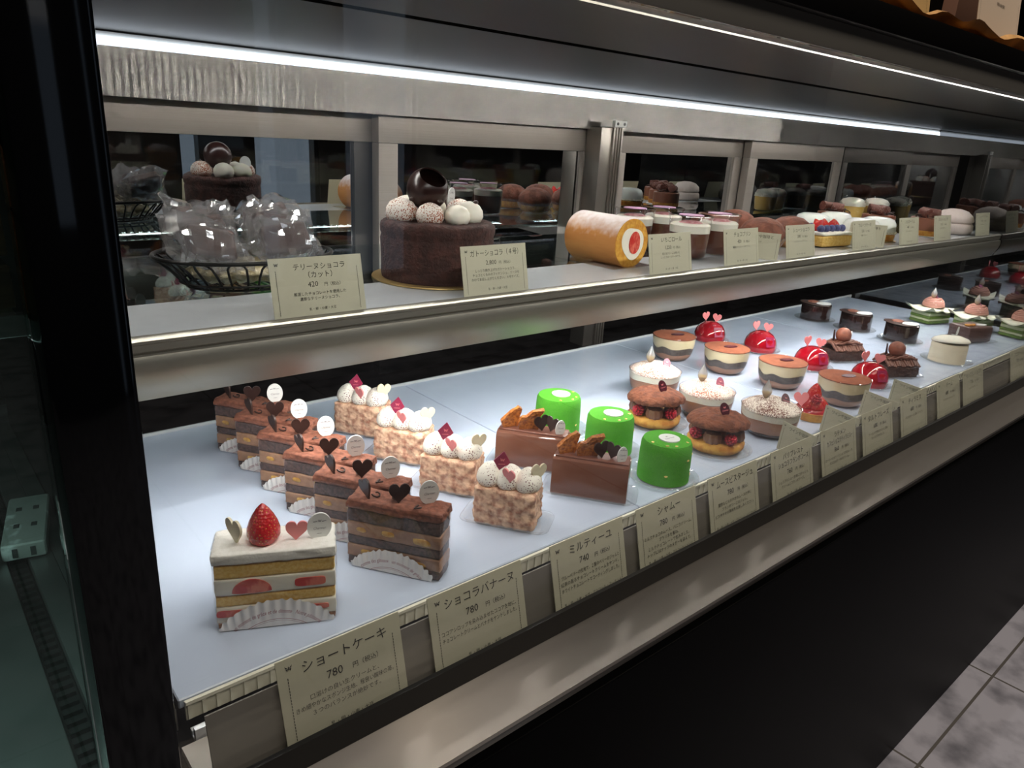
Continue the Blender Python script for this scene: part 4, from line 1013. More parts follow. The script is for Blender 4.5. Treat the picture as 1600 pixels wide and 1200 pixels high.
c = behind((1.548, 0.452), 0.03)
t = thing('boxed_chocolate_cake', 'square chocolate cake with orange peel in clear wrap, before the green cakes', 'cake', (c[0], c[1], ZI), -0.35)
rect_tray(t, 0.084, 0.070)
m_ = MB(); m_.rough_box(0.062, 0.046, 0.030, 0.0012, 8, 0.0006, 160, 0.003, 1); lab(m_.build('cake_body', M('grey_chocolate', '#5a4038', 0.35), t, smooth=60), 'brown chocolate block')
for x0 in (-0.020, -0.012, -0.004):
    m_ = MB(); m_.blob((0, 0, 0), (0.005, 0.004, 0.0022), 2, 0.001, 300, x0*1000); lab(m_.build('orange_peel', M('orange_peel', '#d9922c', 0.35), t, smooth=80, loc=(x0, -0.006, 0.0325)), 'orange peel')
m_ = MB(); m_.lathe([(0, 0), (1, 0), (1, 0.001), (0, 0.001)], 28, T=TR(0.018, -0.006, 0.0314) @ Matrix.Diagonal((0.011, 0.007, 1, 1)), cap0=False, cap1=False); m_.build('oval_plaque', PLAQ, t, smooth=20)
film_wrap(t, 0.0655, 0.0495, 0.036)

t = thing('matcha_layer_cake', '', 'cake', (0, 0, ZI), -0.30, 'green layered cakes under chestnut cream')
L, D = 0.064, 0.046
MAT = M('matcha_sponge', '#6d8a2e', 0.7, c2='#55701f', scale=220, bump=0.4, bscale=300)
MATC = M('pale_matcha_cream', '#cfd3ab', 0.5)
z0 = 0.0012
for k, (m, hh, nm) in enumerate(((MAT, 0.006, 'sponge_layer'), (MATC, 0.005, 'cream_layer'), (MAT, 0.006, 'sponge_layer'), (MATC, 0.006, 'cream_layer'), (MAT, 0.007, 'sponge_layer'))):
    m_ = MB(); m_.rough_box(L-0.001*(k % 2), D-0.001*(k % 2), hh, z0, 8, 0.0006, 220, 0.0012, k); lab(m_.build(nm, m, t, smooth=60), ('green sponge', 'pale green cream')[k % 2]); z0 += hh-0.0002
V, F = [], []; n = 16
for i in range(n+1):
    for j in range(n+1):
        u, v = i/n*2-1, j/n*2-1; e = max(abs(u), abs(v)); cc = (abs(u)*abs(v))**2
        V.append((u*0.0395*(1+0.10*cc), v*0.031*(1+0.10*cc), 0.0325+0.006*cc+0.0022*math.sin(7*u+3*v)*e - 0.004*(e**3)*(1-cc)))
for i in range(n):
    for j in range(n): F.append((i*(n+1)+j, (i+1)*(n+1)+j, (i+1)*(n+1)+j+1, i*(n+1)+j+1))
m_ = MB(); m_._add(V, F); m_._add([(x, y, z-0.0022) for x, y, z in V], [tuple(reversed(f)) for f in F])
lab(m_.build('white_sheet', M('white_chocolate_sheet', '#e9ebd8', 0.35, sss=0.05), t, smooth=70), 'wavy white sheet with upturned corners')
m_ = MB()
for k in range(6):
    rr = 0.0195*math.sqrt(max(0.02, 1-(k/6.2)**2)); m_.tube([(rr*math.cos(a), rr*math.sin(a), 0.0025+k*0.0029+0.0008*math.sin(3*a+k)) for a in [2*PI*q/30 for q in range(30)]], 0.0023, 8, closed=True)
m_.lathe([(0.0, 0), (0.0185, 0), (0.0165, 0.009), (0.008, 0.0165), (0, 0.0182)], 30, cap0=False, cap1=False)
lab(m_.build('chestnut_cream', speckled('pink_chestnut_cream', '#c08a7c', '#dcc0b6', 0.22, 160, 0.5), t, smooth=60, loc=(0.002, 0, 0.0330)), 'pink brown piped chestnut cream')
flames(t, (-0.003, 0.0, 0.0510), 0.95, '#c9a08a')
m_ = MB(); m_.plate(ellipse(0.008, 0.013), 0.001); lab(m_.build('oval_plaque', M('violet_plaque', '#8a3f74', 0.4), t, smooth=20, loc=(0.009, -0.004, 0.0480), rot=(-0.6, 0.5, 0.4)), 'violet oval plaque')
film_wrap(t, L, D, 0.0300)
for k, p in enumerate(((1.650, 0.562), (1.662, 0.484), (1.690, 0.408))):
    c = behind(p, 0.030); text = 'green layered cake topped with chestnut cream, ' + ('rearmost of the three', 'middle one, behind the boxed chocolate cake', 'nearest to the glass of the three')[k]
    if k == 0: t.location = (c[0], c[1], ZI); t['label'] = text; src = t
    else: dup(src, (c[0], c[1], ZI), -0.25, text)

# ------------------------------------------------------------------ upper shelf: basket of wrapped terrines
ZT = ZS + 0.0004
bk = thing('wire_basket', 'oval black wire basket full of wrapped chocolate terrines on the upper shelf', 'basket', (0.258, 0.672, ZT), 0)
WIRE = M('black_wire', '#0f0d0c', 0.35, 0.4)
A0, B0, A1, B1, HB = 0.054, 0.040, 0.080, 0.060, 0.028
def ell(a, b, z, n=56): return [(a*math.cos(2*PI*k/n), b*math.sin(2*PI*k/n), z) for k in range(n)]
m_ = MB(); m_.tube(ell(A1, B1, HB), 0.0019, 8, closed=True); m_.build('rim', WIRE, bk, smooth=80)
m_ = MB(); m_.tube(ell(A0, B0, 0.0012), 0.0012, 8, closed=True); m_.tube(ell(A0*1.1, B0*1.1, 0.005), 0.0011, 8, closed=True)
for k in range(-3, 4): m_.tube([(A0*0.95*k/3.6, -B0*math.sqrt(1-(0.95*k/3.6)**2), 0.0012), (A0*0.95*k/3.6, B0*math.sqrt(1-(0.95*k/3.6)**2), 0.0012)], 0.0009, 6)
m_.build('base_ring', WIRE, bk, smooth=80)
m_ = MB()
for k in range(16):
    aa = [2*PI*(k+d)/16 for d in (-0.30, -0.30, -0.27, -0.20, -0.08, 0.08, 0.20, 0.27, 0.30, 0.30)]
    ff = (0.0, 0.45, 0.78, 0.92, 0.985, 0.985, 0.92, 0.78, 0.45, 0.0)
    m_.tube([((A0+(A1-A0)*f)*math.cos(a), (B0+(B1-B0)*f)*math.sin(a), 0.0012+(HB-0.0012)*f**0.9) for a, f in zip(aa, ff)], 0.0011, 6)
m_.build('wire_lattice', WIRE, bk, smooth=80)
m_ = MB(); m_.blob((0, 0, 0.011), (0.054, 0.037, 0.0085), 5, 0.0055, 130, 3); pf = m_.build('paper_filling', M('cream_paper_shreds', '#d8cfb4', 0.8, c2='#b7a983', scale=120, bump=1.0, bscale=160, bdist=0.004), None, smooth=20)
pf.location = (0.258, 0.672, ZT+0.0018); tag(pf, 'cream crinkled paper filling inside the black wire basket', 'packing paper', kind='stuff')
BAG = pane('crinkled_film', '#f7f6f4', 1.9, base=0.06, rough=0.05, haze=('#eeeff4', 0.17))
PKT = ['front row at the left of the basket', 'front row at the right, behind its price card', 'middle row at the left', 'middle row at the right', 'rear row at the left', 'rear row at the right']
def packet(k, x, y, z, rx, ry, rz, s=1.0):
    t_ = thing('terrine_packet', 'chocolate terrine slice in crinkled clear film, ' + PKT[k], 'wrapped cake', (x, y, z), 0, 'film wrapped terrine slices')
    R_ = Euler((rx, ry, rz)).to_matrix().to_4x4()
    m_ = MB(); m_.rough_box(0.052*s, 0.013, 0.036*s, -0.018*s, 8, 0.0008, 160, 0.003, k, T=R_); lab(m_.build('terrine_slice', M('terrine_chocolate', '#3b201a', 0.45, c2='#4a2a20', scale=60), t_, smooth=60), 'dark chocolate terrine slice')
    m_ = MB(); nx, nz = 11, 8; W_, H_ = 0.082*s, 0.064*s
    for sd in (-1, 1):
        V, F = [], []
        for i in range(nx+1):
            for j in range(nz+1):
                u, v = i/nx*2-1, j/nz*2-1
                e = max(0.0, (1-abs(u)**3))*max(0.0, (1-abs(v)**3))
                p = Vector((u*W_/2*(1-0.10*abs(v)*(k % 2)), sd*(0.0098*min(1, e*1.6)+0.0004), v*H_/2))
                w = noise.noise(Vector((u*2.6+k*5, v*2.6, 3.0*k+(sd+1)*0.2)))*0.006*(0.35+0.65*(1-e)) + noise.noise(Vector((u*9+k, v*9, k*1.3)))*0.0042
                p.y += w + 0.010*(abs(u)**2)*math.sin(2.3*v+k) + 0.006*(max(0, v)**2)*math.sin(3*u+2*k); p.x += noise.noise(Vector((v*3, k, 1)))*0.005*abs(u); p.z += noise.noise(Vector((u*3, k, 7)))*0.008*abs(v)
                V.append(p[:])
        for i in range(nx):
            for j in range(nz): F.append((i*(nz+1)+j, (i+1)*(nz+1)+j, (i+1)*(nz+1)+j+1, i*(nz+1)+j+1))
        m_._add(V, F, R_)
    lab(m_.build('film_bag', BAG, t_, smooth=9), 'crinkled clear film bag')
    return t_
rnd = random.Random(21)
for k in range(6):
    col, row = k % 2, k // 2
    packet(k, 0.2235+0.070*col+0.003*(row-1), 0.6540+0.0265*row+0.004*col, ZT+0.0400+0.0055*row, -0.60, (0.22, -0.10, -0.16, 0.18, 0.12, -0.22)[k], (0.10, -0.12, 0.05, -0.04, 0.12, -0.08)[k], 0.80)

# ------------------------------------------------------------------ upper shelf: chocolate gateau
t = thing('chocolate_gateau', 'round dark chocolate cake with cream balls and chocolate sphere on top', 'cake', (0.437, 0.622, ZT), 0.0)
m_ = MB(); m_.lathe([(0, 0), (0.0665, 0), (0.0668, 0.0006), (0.0665, 0.0014), (0, 0.0014)], 64, cap0=False, cap1=False); lab(m_.build('cake_board', BOARD, t, smooth=30), 'round gold card board')
def gmod(a, r, z):
    w = noise.noise(Vector((math.cos(a)*2.4, math.sin(a)*2.4, z*40)))
    w2 = noise.noise(Vector((math.cos(a)*r*420, math.sin(a)*r*420, z*420)))
    return (r*(1+0.012*w)+0.0006*w2, z + 0.0022*w*(z > 0.05) + 0.0012*w2*(z > 0.045))
m_ = MB(); m_.lathe([(0, 0.0016), (0.0565, 0.0016), (0.0572, 0.006), (0.0574, 0.016), (0.0572, 0.028), (0.0574, 0.0395), (0.0570, 0.0425), (0.0566, 0.044), (0.0578, 0.0465), (0.0582, 0.0525), (0.0570, 0.0560), (0.0520, 0.0585), (0.043, 0.0578), (0.030, 0.0585), (0.015, 0.0575), (0, 0.0575)], 110, mod=gmod, cap0=False, cap1=False)
lab(m_.build('cake_body', M('chocolate_sponge', '#45261f', 0.85, c2='#2f1813', scale=110, bump=0.9, bscale=330, bdist=0.0022, detail=6), t, smooth=60), 'crumbly dark chocolate cake')
def kiss(parent, loc, r, m, hh=1.0):
    q = MB(); q.lathe([(0, -0.25*r), (0.85*r, -0.2*r), (1.03*r, 0.22*r), (0.97*r, 0.65*r*hh), (0.74*r, 1.0*r*hh), (0.42*r, 1.19*r*hh), (0.14*r, 1.27*r*hh), (0, 1.29*r*hh)], 28, cap0=False, cap1=False)
    return lab(q.build('cream_ball', m, parent, smooth=80, loc=loc), 'white cream ball')
DUSTB = speckled('cocoa_dusted_ball', '#efe6da', '#a35c3c', 0.42, 620, 0.6)
for k, (x, y, r, m) in enumerate(((-0.036, 0.012, 0.0155, DUSTB), (-0.021, -0.016, 0.0135, DUSTB), (0.004, -0.027, 0.0125, CREAM), (0.027, -0.016, 0.0140, CREAM), (0.034, 0.010, 0.0140, DUSTB), (0.018, 0.036, 0.0145, CREAM), (-0.012, 0.040, 0.0150, CREAM))):
    kiss(t, (x, y, 0.0600), r, m)
m_ = MB(); prof = [(0.0208*math.sin(a), -0.0208*math.cos(a)) for a in [PI*0.03+q*(PI*0.765-PI*0.03)/22 for q in range(23)]]
prof2 = [(0.0194*math.sin(a), -0.0194*math.cos(a)) for a in [PI*0.755-q*(PI*0.755-PI*0.03)/18 for q in range(19)]]
m_.lathe(prof+prof2, 48, cap0=True, cap1=True)
lab(m_.build('chocolate_sphere', M('tempered_chocolate', '#2a1512', 0.28, coat=0.15), t, smooth=50, loc=(-0.008, 0.008, 0.0880), rot=(0.66, -0.02, 0)), 'hollow dark chocolate sphere with a round opening')
for (x, y, z) in ((-0.033, -0.001, 0.0795), (-0.012, -0.020, 0.0785), (0.030, -0.022, 0.0775)):
    m_ = MB(); m_.blob((0, 0, 0), (0.0032, 0.0024, 0.0018), 2); m_.build('coffee_bean', DARKC, t, smooth=80, loc=(x, y, z), rot=(0.3, 0.2, x*60))
o = plq(t, 'oval_plaque', ellipse(0.0170, 0.0205), 0.0013, PLAQ, (0.029, 0.021, 0.0680), (0.1, 0.05, 0.5), 'white oval plaque'); plaque_writing(o, 0.0013, h=0.0205)

# ------------------------------------------------------------------ upper shelf: strawberry roll
t = thing('strawberry_roll', 'golden sponge roll with cream and a strawberry showing at its cut end', 'roll cake', (0.690, 0.622, ZT), 0)
def roll_mesh(r, y0, y1, flat=0.93, n=52):
    m_ = MB(); V, F = [], []; ys = [y0, y0+0.0025, y0+0.02, (y0+y1)/2, y1-0.02, y1-0.0025, y1]
    for i, y in enumerate(ys):
        rr = r*(0.965 if i in (0, len(ys)-1) else 1.0)
        for k in range(n):
            a = 2*PI*k/n; w = 1+0.012*math.sin(3*a+1); z = rr*math.sin(a)*w
            V.append((rr*math.cos(a)*w, y, max(-r*flat, z)))
    for i in range(len(ys)-1):
        for k in range(n): F.append((i*n+k, i*n+(k+1) % n, (i+1)*n+(k+1) % n, (i+1)*n+k))
    F.append(tuple(reversed(range(n)))); F.append(tuple((len(ys)-1)*n+k for k in range(n)))
    m_._add(V, F); return m_
RR = 0.0305; ROLLS = M('roll_sponge_skin', '#c98a4a', 0.75, c2='#b9783a', scale=60, stretch=(1, 0.2, 1))
nt = ROLLS.node_tree; b_ = nt.nodes['Principled BSDF']
geo = nt.nodes.new('ShaderNodeTexCoord'); sep = nt.nodes.new('ShaderNodeSeparateXYZ'); nt.links.new(geo.outputs['Object'], sep.inputs[0])
nz_ = nt.nodes.new('ShaderNodeTexNoise'); nz_.inputs['Scale'].default_value = 130; nt.links.new(geo.outputs['Object'], nz_.inputs['Vector'])
ad = nt.nodes.new('ShaderNodeMath'); ad.operation = 'MULTIPLY_ADD'; ad.inputs[1].default_value = 0.020; nt.links.new(nz_.outputs[0], ad.inputs[0]); nt.links.new(sep.outputs['Z'], ad.inputs[2])
rp = nt.nodes.new('ShaderNodeMapRange'); rp.inputs[1].default_value = 0.018; rp.inputs[2].default_value = 0.038; nt.links.new(ad.outputs[0], rp.inputs[0])
mx = nt.nodes.new('ShaderNodeMix'); mx.data_type = 'RGBA'; mx.inputs[7].default_value = lin('#ece2df')
nt.links.new(rp.outputs[0], mx.inputs[0]); nt.links.new(b_.inputs['Base Color'].links[0].from_socket, mx.inputs[6]); nt.links.new(mx.outputs[2], b_.inputs['Base Color'])
lab(roll_mesh(RR, -0.0425, 0.0425).build('sponge_roll', ROLLS, t, smooth=50, loc=(0, 0, RR*0.93)), 'golden sponge dusted with sugar on top')
m_ = MB(); m_.plate([(RR*0.955*math.cos(a), max(-RR*0.90, RR*0.955*math.sin(a))) for a in [2*PI*k/48 for k in range(48)]], 0.001); lab(m_.build('cut_face', M('yellow_roll_sponge', '#dca53f', 0.75, c2='#c98a2c', scale=130, bump=0.6, bscale=300), t, smooth=0, loc=(0, -0.0429, RR*0.93)), 'yellow cut sponge')
m_ = MB(); P = []
for k in range(48):
    a = 2*PI*k/48; r = 0.0205*(1+0.10*math.cos(2*a+0.6)+0.06*math.sin(3*a)); P.append((r*0.88*math.cos(a)+0.001, r*math.sin(a)))
m_.plate(P, 0.001); lab(m_.build('cream_filling', CREAM, t, smooth=0, loc=(0, -0.0434, RR*0.93)), 'white cream filling')
m_ = MB(); m_.plate([(0.0098*math.cos(a), 0.0140*math.sin(a)*(1.0 if math.sin(a) > 0 else 0.9)) for a in [2*PI*k/36 for k in range(36)]], 0.0012); lab(m_.build('strawberry_half', SCUT, t, smooth=0, loc=(0.004, -0.0440, RR*0.93)), 'cut strawberry')
m_ = MB(); m_.box(-0.036, 0.036, -0.050, 0.050, 0.0, 0.0008); m_.build('film_sheet', FILM, t, smooth=0)

# ------------------------------------------------------------------ upper shelf: cups, choux, fruit cake, domes, tarts, puff
t = thing('chocolate_pudding_cup', '', 'dessert cup', (0, 0, ZT), 0, 'chocolate pudding cups on the upper shelf')
m_ = MB(); m_.lathe([(0, 0.0005), (0.0215, 0.0005), (0.0245, 0.003), (0.0262, 0.020), (0.0285, 0.0530), (0.0290, 0.0534)], 44, cap0=False, cap1=False); cupo = lab(m_.build('cup', CUP, t, smooth=50), 'clear straight cup')
m_ = MB(); m_.lathe([(0, 0.0012), (0.0212, 0.0012), (0.0238, 0.0036), (0.0254, 0.020), (0.0263, 0.0335), (0, 0.0335)], 40, cap0=False, cap1=False); lab(m_.build('pudding', M('chocolate_pudding', '#5d3527', 0.3), t, smooth=50), 'brown chocolate pudding')
m_ = MB(); m_.lathe([(0, 0.0337), (0.0264, 0.0337), (0.0270, 0.0430), (0.024, 0.0452), (0, 0.0455)], 40, cap0=False, cap1=False); lab(m_.build('cream_layer', CREAM, t, smooth=50), 'white cream')
m_ = MB(); m_.lathe([(0, 0.0457), (0.016, 0.0457), (0.012, 0.0478), (0, 0.0485)], 30, cap0=False, cap1=False); lab(m_.build('berry_powder', M('pink_powder', '#c77f82', 0.7, c2='#e5b6b4', scale=200), t, smooth=60), 'pink powder on the cream')
m_ = MB(); m_.lathe([(0.0293, 0.0520), (0.0298, 0.0550), (0.027, 0.0560), (0.020, 0.0556), (0, 0.0556)], 44, cap0=False, cap1=False); lab(m_.build('lid', CUP, t, smooth=40), 'clear lid')
m_ = MB(); m_.lathe([(0, 0.0559), (0.0165, 0.0559), (0.0165, 0.0562), (0, 0.0562)], 32, cap0=False, cap1=False); lab(m_.build('lid_sticker', M('mauve_sticker', '#b98fb0', 0.5), t, smooth=30), 'mauve round sticker on the lid')
for k, (x, y, w) in enumerate(((0.834, 0.602, 'front left of the four'), (0.905, 0.606, 'front right of the four'), (0.822, 0.690, 'rear left of the four, behind the roll cake'), (0.890, 0.692, 'rear right of the four'))):
    text = 'lidded chocolate pudding cup with cream, ' + w
    if k == 0: t.location = (x, y, ZT); t['label'] = text; src = t
    else: dup(src, (x, y, ZT), 0.5*k, text)

t = thing('chocolate_choux', '', 'cream puff', (0, 0, ZT), 0, 'chocolate cream puffs in clear trays')
m_ = MB(); V, F = [], []; n = 96
for i, (r, z) in enumerate(((0.0, 0.0006), (0.026, 0.0006), (0.028, 0.004), (0.036, 0.019), (0.0365, 0.0196))):
    for k in range(n):
        a = 2*PI*k/n; w = 1+0.022*math.sin(30*a)*(i > 1); V.append((r*w*math.cos(a), r*w*math.sin(a), z))
for i in range(4):
    for k in range(n): F.append((i*n+k, i*n+(k+1) % n, (i+1)*n+(k+1) % n, (i+1)*n+k))
m_._add(V, F); lab(m_.build('pleated_tray', TRAYP, t, smooth=40), 'pleated clear tray')
m_ = MB(); m_.lathe([(0, 0.0012), (0.025, 0.0012), (0.029, 0.007), (0.0275, 0.014), (0, 0.016)], 40, mod=lambda a, r, z: (r*(1+0.02*math.sin(7*a)), z), cap0=False, cap1=False); lab(m_.build('pastry_base', BUTTER, t, smooth=60), 'golden puff base')
m_ = MB(); m_.lathe([(0, 0.013), (0.0290, 0.014), (0.0330, 0.021), (0.0325, 0.029), (0.027, 0.038), (0.017, 0.0445), (0.006, 0.047), (0, 0.0472)], 60, mod=lambda a, r, z: (r*(1+0.05*noise.noise(Vector((math.cos(a)*2, math.sin(a)*2, z*50)))+0.02*math.sin(14*a+z*330)), z), cap0=False, cap1=False)
lab(m_.build('cocoa_dome', M('cocoa_puff', '#7c4733', 0.7, c2='#643625', scale=90, bump=0.8, bscale=180, bdist=0.003), t, smooth=60), 'cocoa brown cream dome')
for k, (x, y, w) in enumerate(((1.022, 0.606, 'front left of the four'), (1.100, 0.604, 'front right of the four'), (1.010, 0.692, 'rear left of the four'), (1.092, 0.700, 'rear right of the four'))):
    text = 'cocoa brown cream puff in pleated clear tray, ' + w
    if k == 0: t.location = (x, y, ZT); t['label'] = text; src = t
    else: dup(src, (x, y, ZT), 0.7*k, text)

c_ = (1.185, 0.590)
t = thing('fruit_cake', 'rectangular cake topped with blueberries and strawberries, before the white domes', 'cake', (c_[0], c_[1], ZT), -0.1)
m_ = MB(); m_.rough_box(0.082, 0.050, 0.018, 0.0006, 8, 0.0008, 150, 0.003, 2); lab(m_.build('sponge_base', SPONGE, t, smooth=60), 'yellow sponge')
m_ = MB(); m_.rough_box(0.084, 0.052, 0.006, 0.0180, 10, 0.0012, 150, 0.003, 5); lab(m_.build('cream_layer', CREAM, t, smooth=60), 'white cream')
rnd = random.Random(6); BLUE = M('blueberry', '#2b2f5e', 0.45, c2='#4a4f7e', scale=120)
for k in range(10):
    m_ = MB(); m_.blob((0, 0, 0), 0.0062, 2); lab(m_.build('blueberry', BLUE, t, smooth=80, loc=(-0.033+0.0145*(k % 5), -0.013 if k < 5 else 0.015, 0.0285)), 'dark blueberry')
for k in range(5): strawberry(t, 'strawberry', 0.016, (-0.030+0.015*k, 0.001, 0.024), (0.4*(-1)**k, 0.3, k))

t = thing('white_dome_cake', '', 'cake', (0, 0, ZT), 0, 'white dome cakes on crumb tarts')
m_ = MB(); m_.lathe([(0, 0.0016), (0.029, 0.0016), (0.031, 0.010), (0.0295, 0.0125), (0, 0.0125)], 40, cap0=False, cap1=False); lab(m_.build('tart_shell', BUTTER, t, smooth=40), 'golden tart shell')
m_ = MB(); m_.lathe([(0, 0), (0.034, 0), (0.034, 0.0014), (0, 0.0014)], 40, cap0=False, cap1=False); lab(m_.build('card_disc', BOARD, t, smooth=30), 'small gold card')
m_ = MB(); m_.lathe([(0, 0.0125), (0.0300, 0.0130), (0.0308, 0.020), (0.0295, 0.030), (0.0255, 0.0370), (0.018, 0.0400), (0, 0.0410)], 44, cap0=False, cap1=False); lab(m_.build('white_dome', M('white_glaze', '#e6e9e2', 0.25, sss=0.05), t, smooth=60), 'smooth white dome')
m_ = MB(); rnd = random.Random(9)
for k in range(42):
    a = 2*PI*k/42; m_.blob((0.0308*math.cos(a), 0.0308*math.sin(a), 0.0145+rnd.uniform(-0.001, 0.0022)), (0.0024, 0.0024, 0.0018), 1, 0.0006, 500, k)
o = m_.build('crumb_collar', M('coconut_crumb', '#ece6d0', 0.7), t, smooth=80); o['kind'] = 'stuff'; lab(o, 'white crumb collar')
for k, (x, y, w) in enumerate(((1.287, 0.668, 'rear left of the four'), (1.372, 0.668, 'rear right of the four'), (1.300, 0.585, 'front left of the four'), (1.372, 0.588, 'front right of the four'))):
    text = 'smooth white dome cake on crumb edged tart, ' + w
    if k == 0: t.location = (x, y, ZT); t['label'] = text; src = t
    else: dup(src, (x, y, ZT), 0.4*k, text)

t = thing('chocolate_roll_tart', '', 'tart', (0, 0, ZT), 0, 'chocolate tarts topped with chocolate rolls')
m_ = MB(); m_.lathe([(0, 0), (0.036, 0), (0.036, 0.0014), (0, 0.0014)], 40, cap0=False, cap1=False); lab(m_.build('card_disc', PLAQ, t, smooth=30), 'small white card')
m_ = MB(); m_.lathe([(0, 0.0016), (0.030, 0.0016), (0.0315, 0.0110), (0, 0.0112)], 40, cap0=False, cap1=False); lab(m_.build('tart_shell', BUTTER, t, smooth=40), 'golden tart shell')
m_ = MB(); m_.lathe([(0, 0.0112), (0.0310, 0.0112), (0.0305, 0.0330), (0.029, 0.0345), (0, 0.0345)], 40, cap0=False, cap1=False); lab(m_.build('mousse_layer', M('milk_chocolate_mousse', '#7b4a37', 0.4), t, smooth=40), 'milk chocolate mousse')
for k, (x, y, rz) in enumerate(((-0.013, 0.002, -0.5), (0.004, -0.006, 0.9), (0.015, 0.009, 0.2))):
    m_ = MB(); m_.tube([(0, -0.011, 0), (0, -0.0108, 0), (0, 0.0108, 0), (0, 0.011, 0)], [0.0075, 0.0088, 0.0088, 0.0075], 20); lab(m_.build('chocolate_roll', speckled('powdered_roll', '#5d2f24', '#d9c2b6', 0.2, 500, 0.6), t, smooth=40, loc=(x, y, 0.0435), rot=(0.1, 0.1, rz)), 'chocolate roll dusted with sugar')
for k in range(9):
    m_ = MB(); m_.tube([(0.006*math.cos(q*0.7)*(1+0.1*q), 0.005*math.sin(q*0.7), 0.001*q) for q in range(6)], 0.0011, 6); a = k*2.4; m_.build('chocolate_curl', DARKM, t, smooth=60, loc=(0.020*math.cos(a), 0.020*math.sin(a), 0.0360), rot=(0.3*k, 0, k))
for k, (x, y, w) in enumerate(((1.575, 0.582, 'nearest to the glass of the three'), (1.512, 0.650, 'middle of the three'), (1.452, 0.712, 'rearmost, behind the white domes'))):
    text = 'chocolate tart with sugar dusted chocolate rolls, ' + w
    if k == 0: t.location = (x, y, ZT); t['label'] = text; src = t
    else: dup(src, (x, y, ZT), 0.5*k, text)

t = thing('powdered_cream_puff', 'rough round puff dusted with white sugar, last on the upper shelf', 'cream puff', (1.705, 0.580, ZT), 0)
m_ = MB(); m_.lathe([(0, 0.0006), (0.033, 0.0006), (0.0375, 0.008), (0.0372, 0.017), (0.034, 0.0215), (0, 0.0215)], 48, mod=lambda a, r, z: (r*(1+0.03*noise.noise(Vector((math.cos(a)*3, math.sin(a)*3, z*60)))), z), cap0=False, cap1=False)
SUG = speckled('sugared_pastry', '#ddd0c8', '#b98f74', 0.16, 260, 0.8)
lab(m_.build('puff_base', SUG, t, smooth=60), 'sugared pastry base')
m_ = MB(); m_.lathe([(0, 0.021), (0.032, 0.0215), (0.0360, 0.026), (0.033, 0.036), (0.024, 0.0445), (0.010, 0.049), (0, 0.0495)], 48, mod=lambda a, r, z: (r*(1+0.07*noise.noise(Vector((math.cos(a)*3, math.sin(a)*3, z*60+3)))), z+0.002*noise.noise(Vector((math.cos(a)*r*140, math.sin(a)*r*140, 1)))), cap0=False, cap1=False)
lab(m_.build('puff_cap', SUG, t, smooth=60), 'craggy sugared cap')

t = thing('custard_cup', '', 'dessert cup', (0, 0, ZT), 0, 'yellow custard cups at the rear of the upper shelf')
cu_ = bpy.data.objects.new('cup', cupo.data); COL.objects.link(cu_); cu_.parent = t; cu_['label'] = 'clear straight cup'
m_ = MB(); m_.lathe([(0, 0.0012), (0.0212, 0.0012), (0.0238, 0.0036), (0.0254, 0.020), (0.0263, 0.0335), (0, 0.0335)], 40, cap0=False, cap1=False); lab(m_.build('custard', M('yellow_custard', '#dcb056', 0.35), t, smooth=50), 'yellow custard')
m_ = MB(); m_.lathe([(0, 0.0337), (0.0264, 0.0337), (0.0270, 0.0410), (0.022, 0.0480), (0.010, 0.0515), (0, 0.052)], 40, mod=lambda a, r, z: (r*(1+0.06*math.sin(6*a+z*260)), z), cap0=False, cap1=False); lab(m_.build('cream_swirl', CREAM, t, smooth=50), 'white cream swirl')
for k, (x, y, w) in enumerate(((1.690, 0.790, 'left one, behind the chocolate tarts'), (1.765, 0.770, 'right one, behind the sugared puff'))):
    text = 'yellow custard cup with cream swirl, ' + w
    if k == 0: t.location = (x, y, ZT); t['label'] = text; src = t
    else: dup(src, (x, y, ZT), 0.3, text)

# ------------------------------------------------------------------ price cards
def price_card(loc, rz, tilt, W, Hc, title, price, body, foot, label, group, name='price_card', mat=CARD, quiet=False):
    t_ = thing(name, label, 'price card', loc, rz, group)
    R_ = Euler((-tilt, 0, 0)).to_matrix().to_4x4()
    m_ = MB(); m_.box(-W/2, W/2, 0.0, 0.0006, 0, Hc, T=R_); m_.build('card', mat, t_, smooth=0)
    m_ = MB(); y = -0.00018; s = Hc/0.0465
    z = Hc - 0.0095*s
    ts = 0.0066*s if len(title) == 1 else 0.0056*s
    for q in title: write(m_, q, ts, 0.002*s, z, y, maxw=W*0.74); z -= ts*1.15
    z -= 0.0008*s
    if price:
        write(m_, price, 0.0058*s, -0.0050*s, z, y, maxw=W*0.3); write(m_, '円（税込）', 0.0033*s, 0.0125*s, z, y); z -= 0.0062*s
    for q in body: write(m_, q, 0.0030*s, 0.0005*s, z, y, maxw=W*0.80); z -= 0.0040*s
    if foot: write(m_, foot, 0.0026*s, 0.001*s, 0.0050*s, y, maxw=W*0.8)
    bow_mark(m_, -W/2+0.0058*s, Hc-0.0048*s, 0.0018*s, y)
    for sx in (-1, 1):
        x0 = sx*(W/2-0.0048*s)
        k = 0.0030*s
        while k < Hc-0.0090*s:
            m_._add([(x0-0.00022, y, k), (x0+0.00022, y, k), (x0+0.00022, y, k+0.0011*s), (x0-0.00022, y, k+0.0011*s)], [(0, 1, 2, 3)]); k += 0.0015*s
    for v in m_.bm.verts: v.co = R_ @ v.co
    m_.build('lettering', INK, t_, 0)
    return t_
NY = '乳・卵・小麦・大豆'
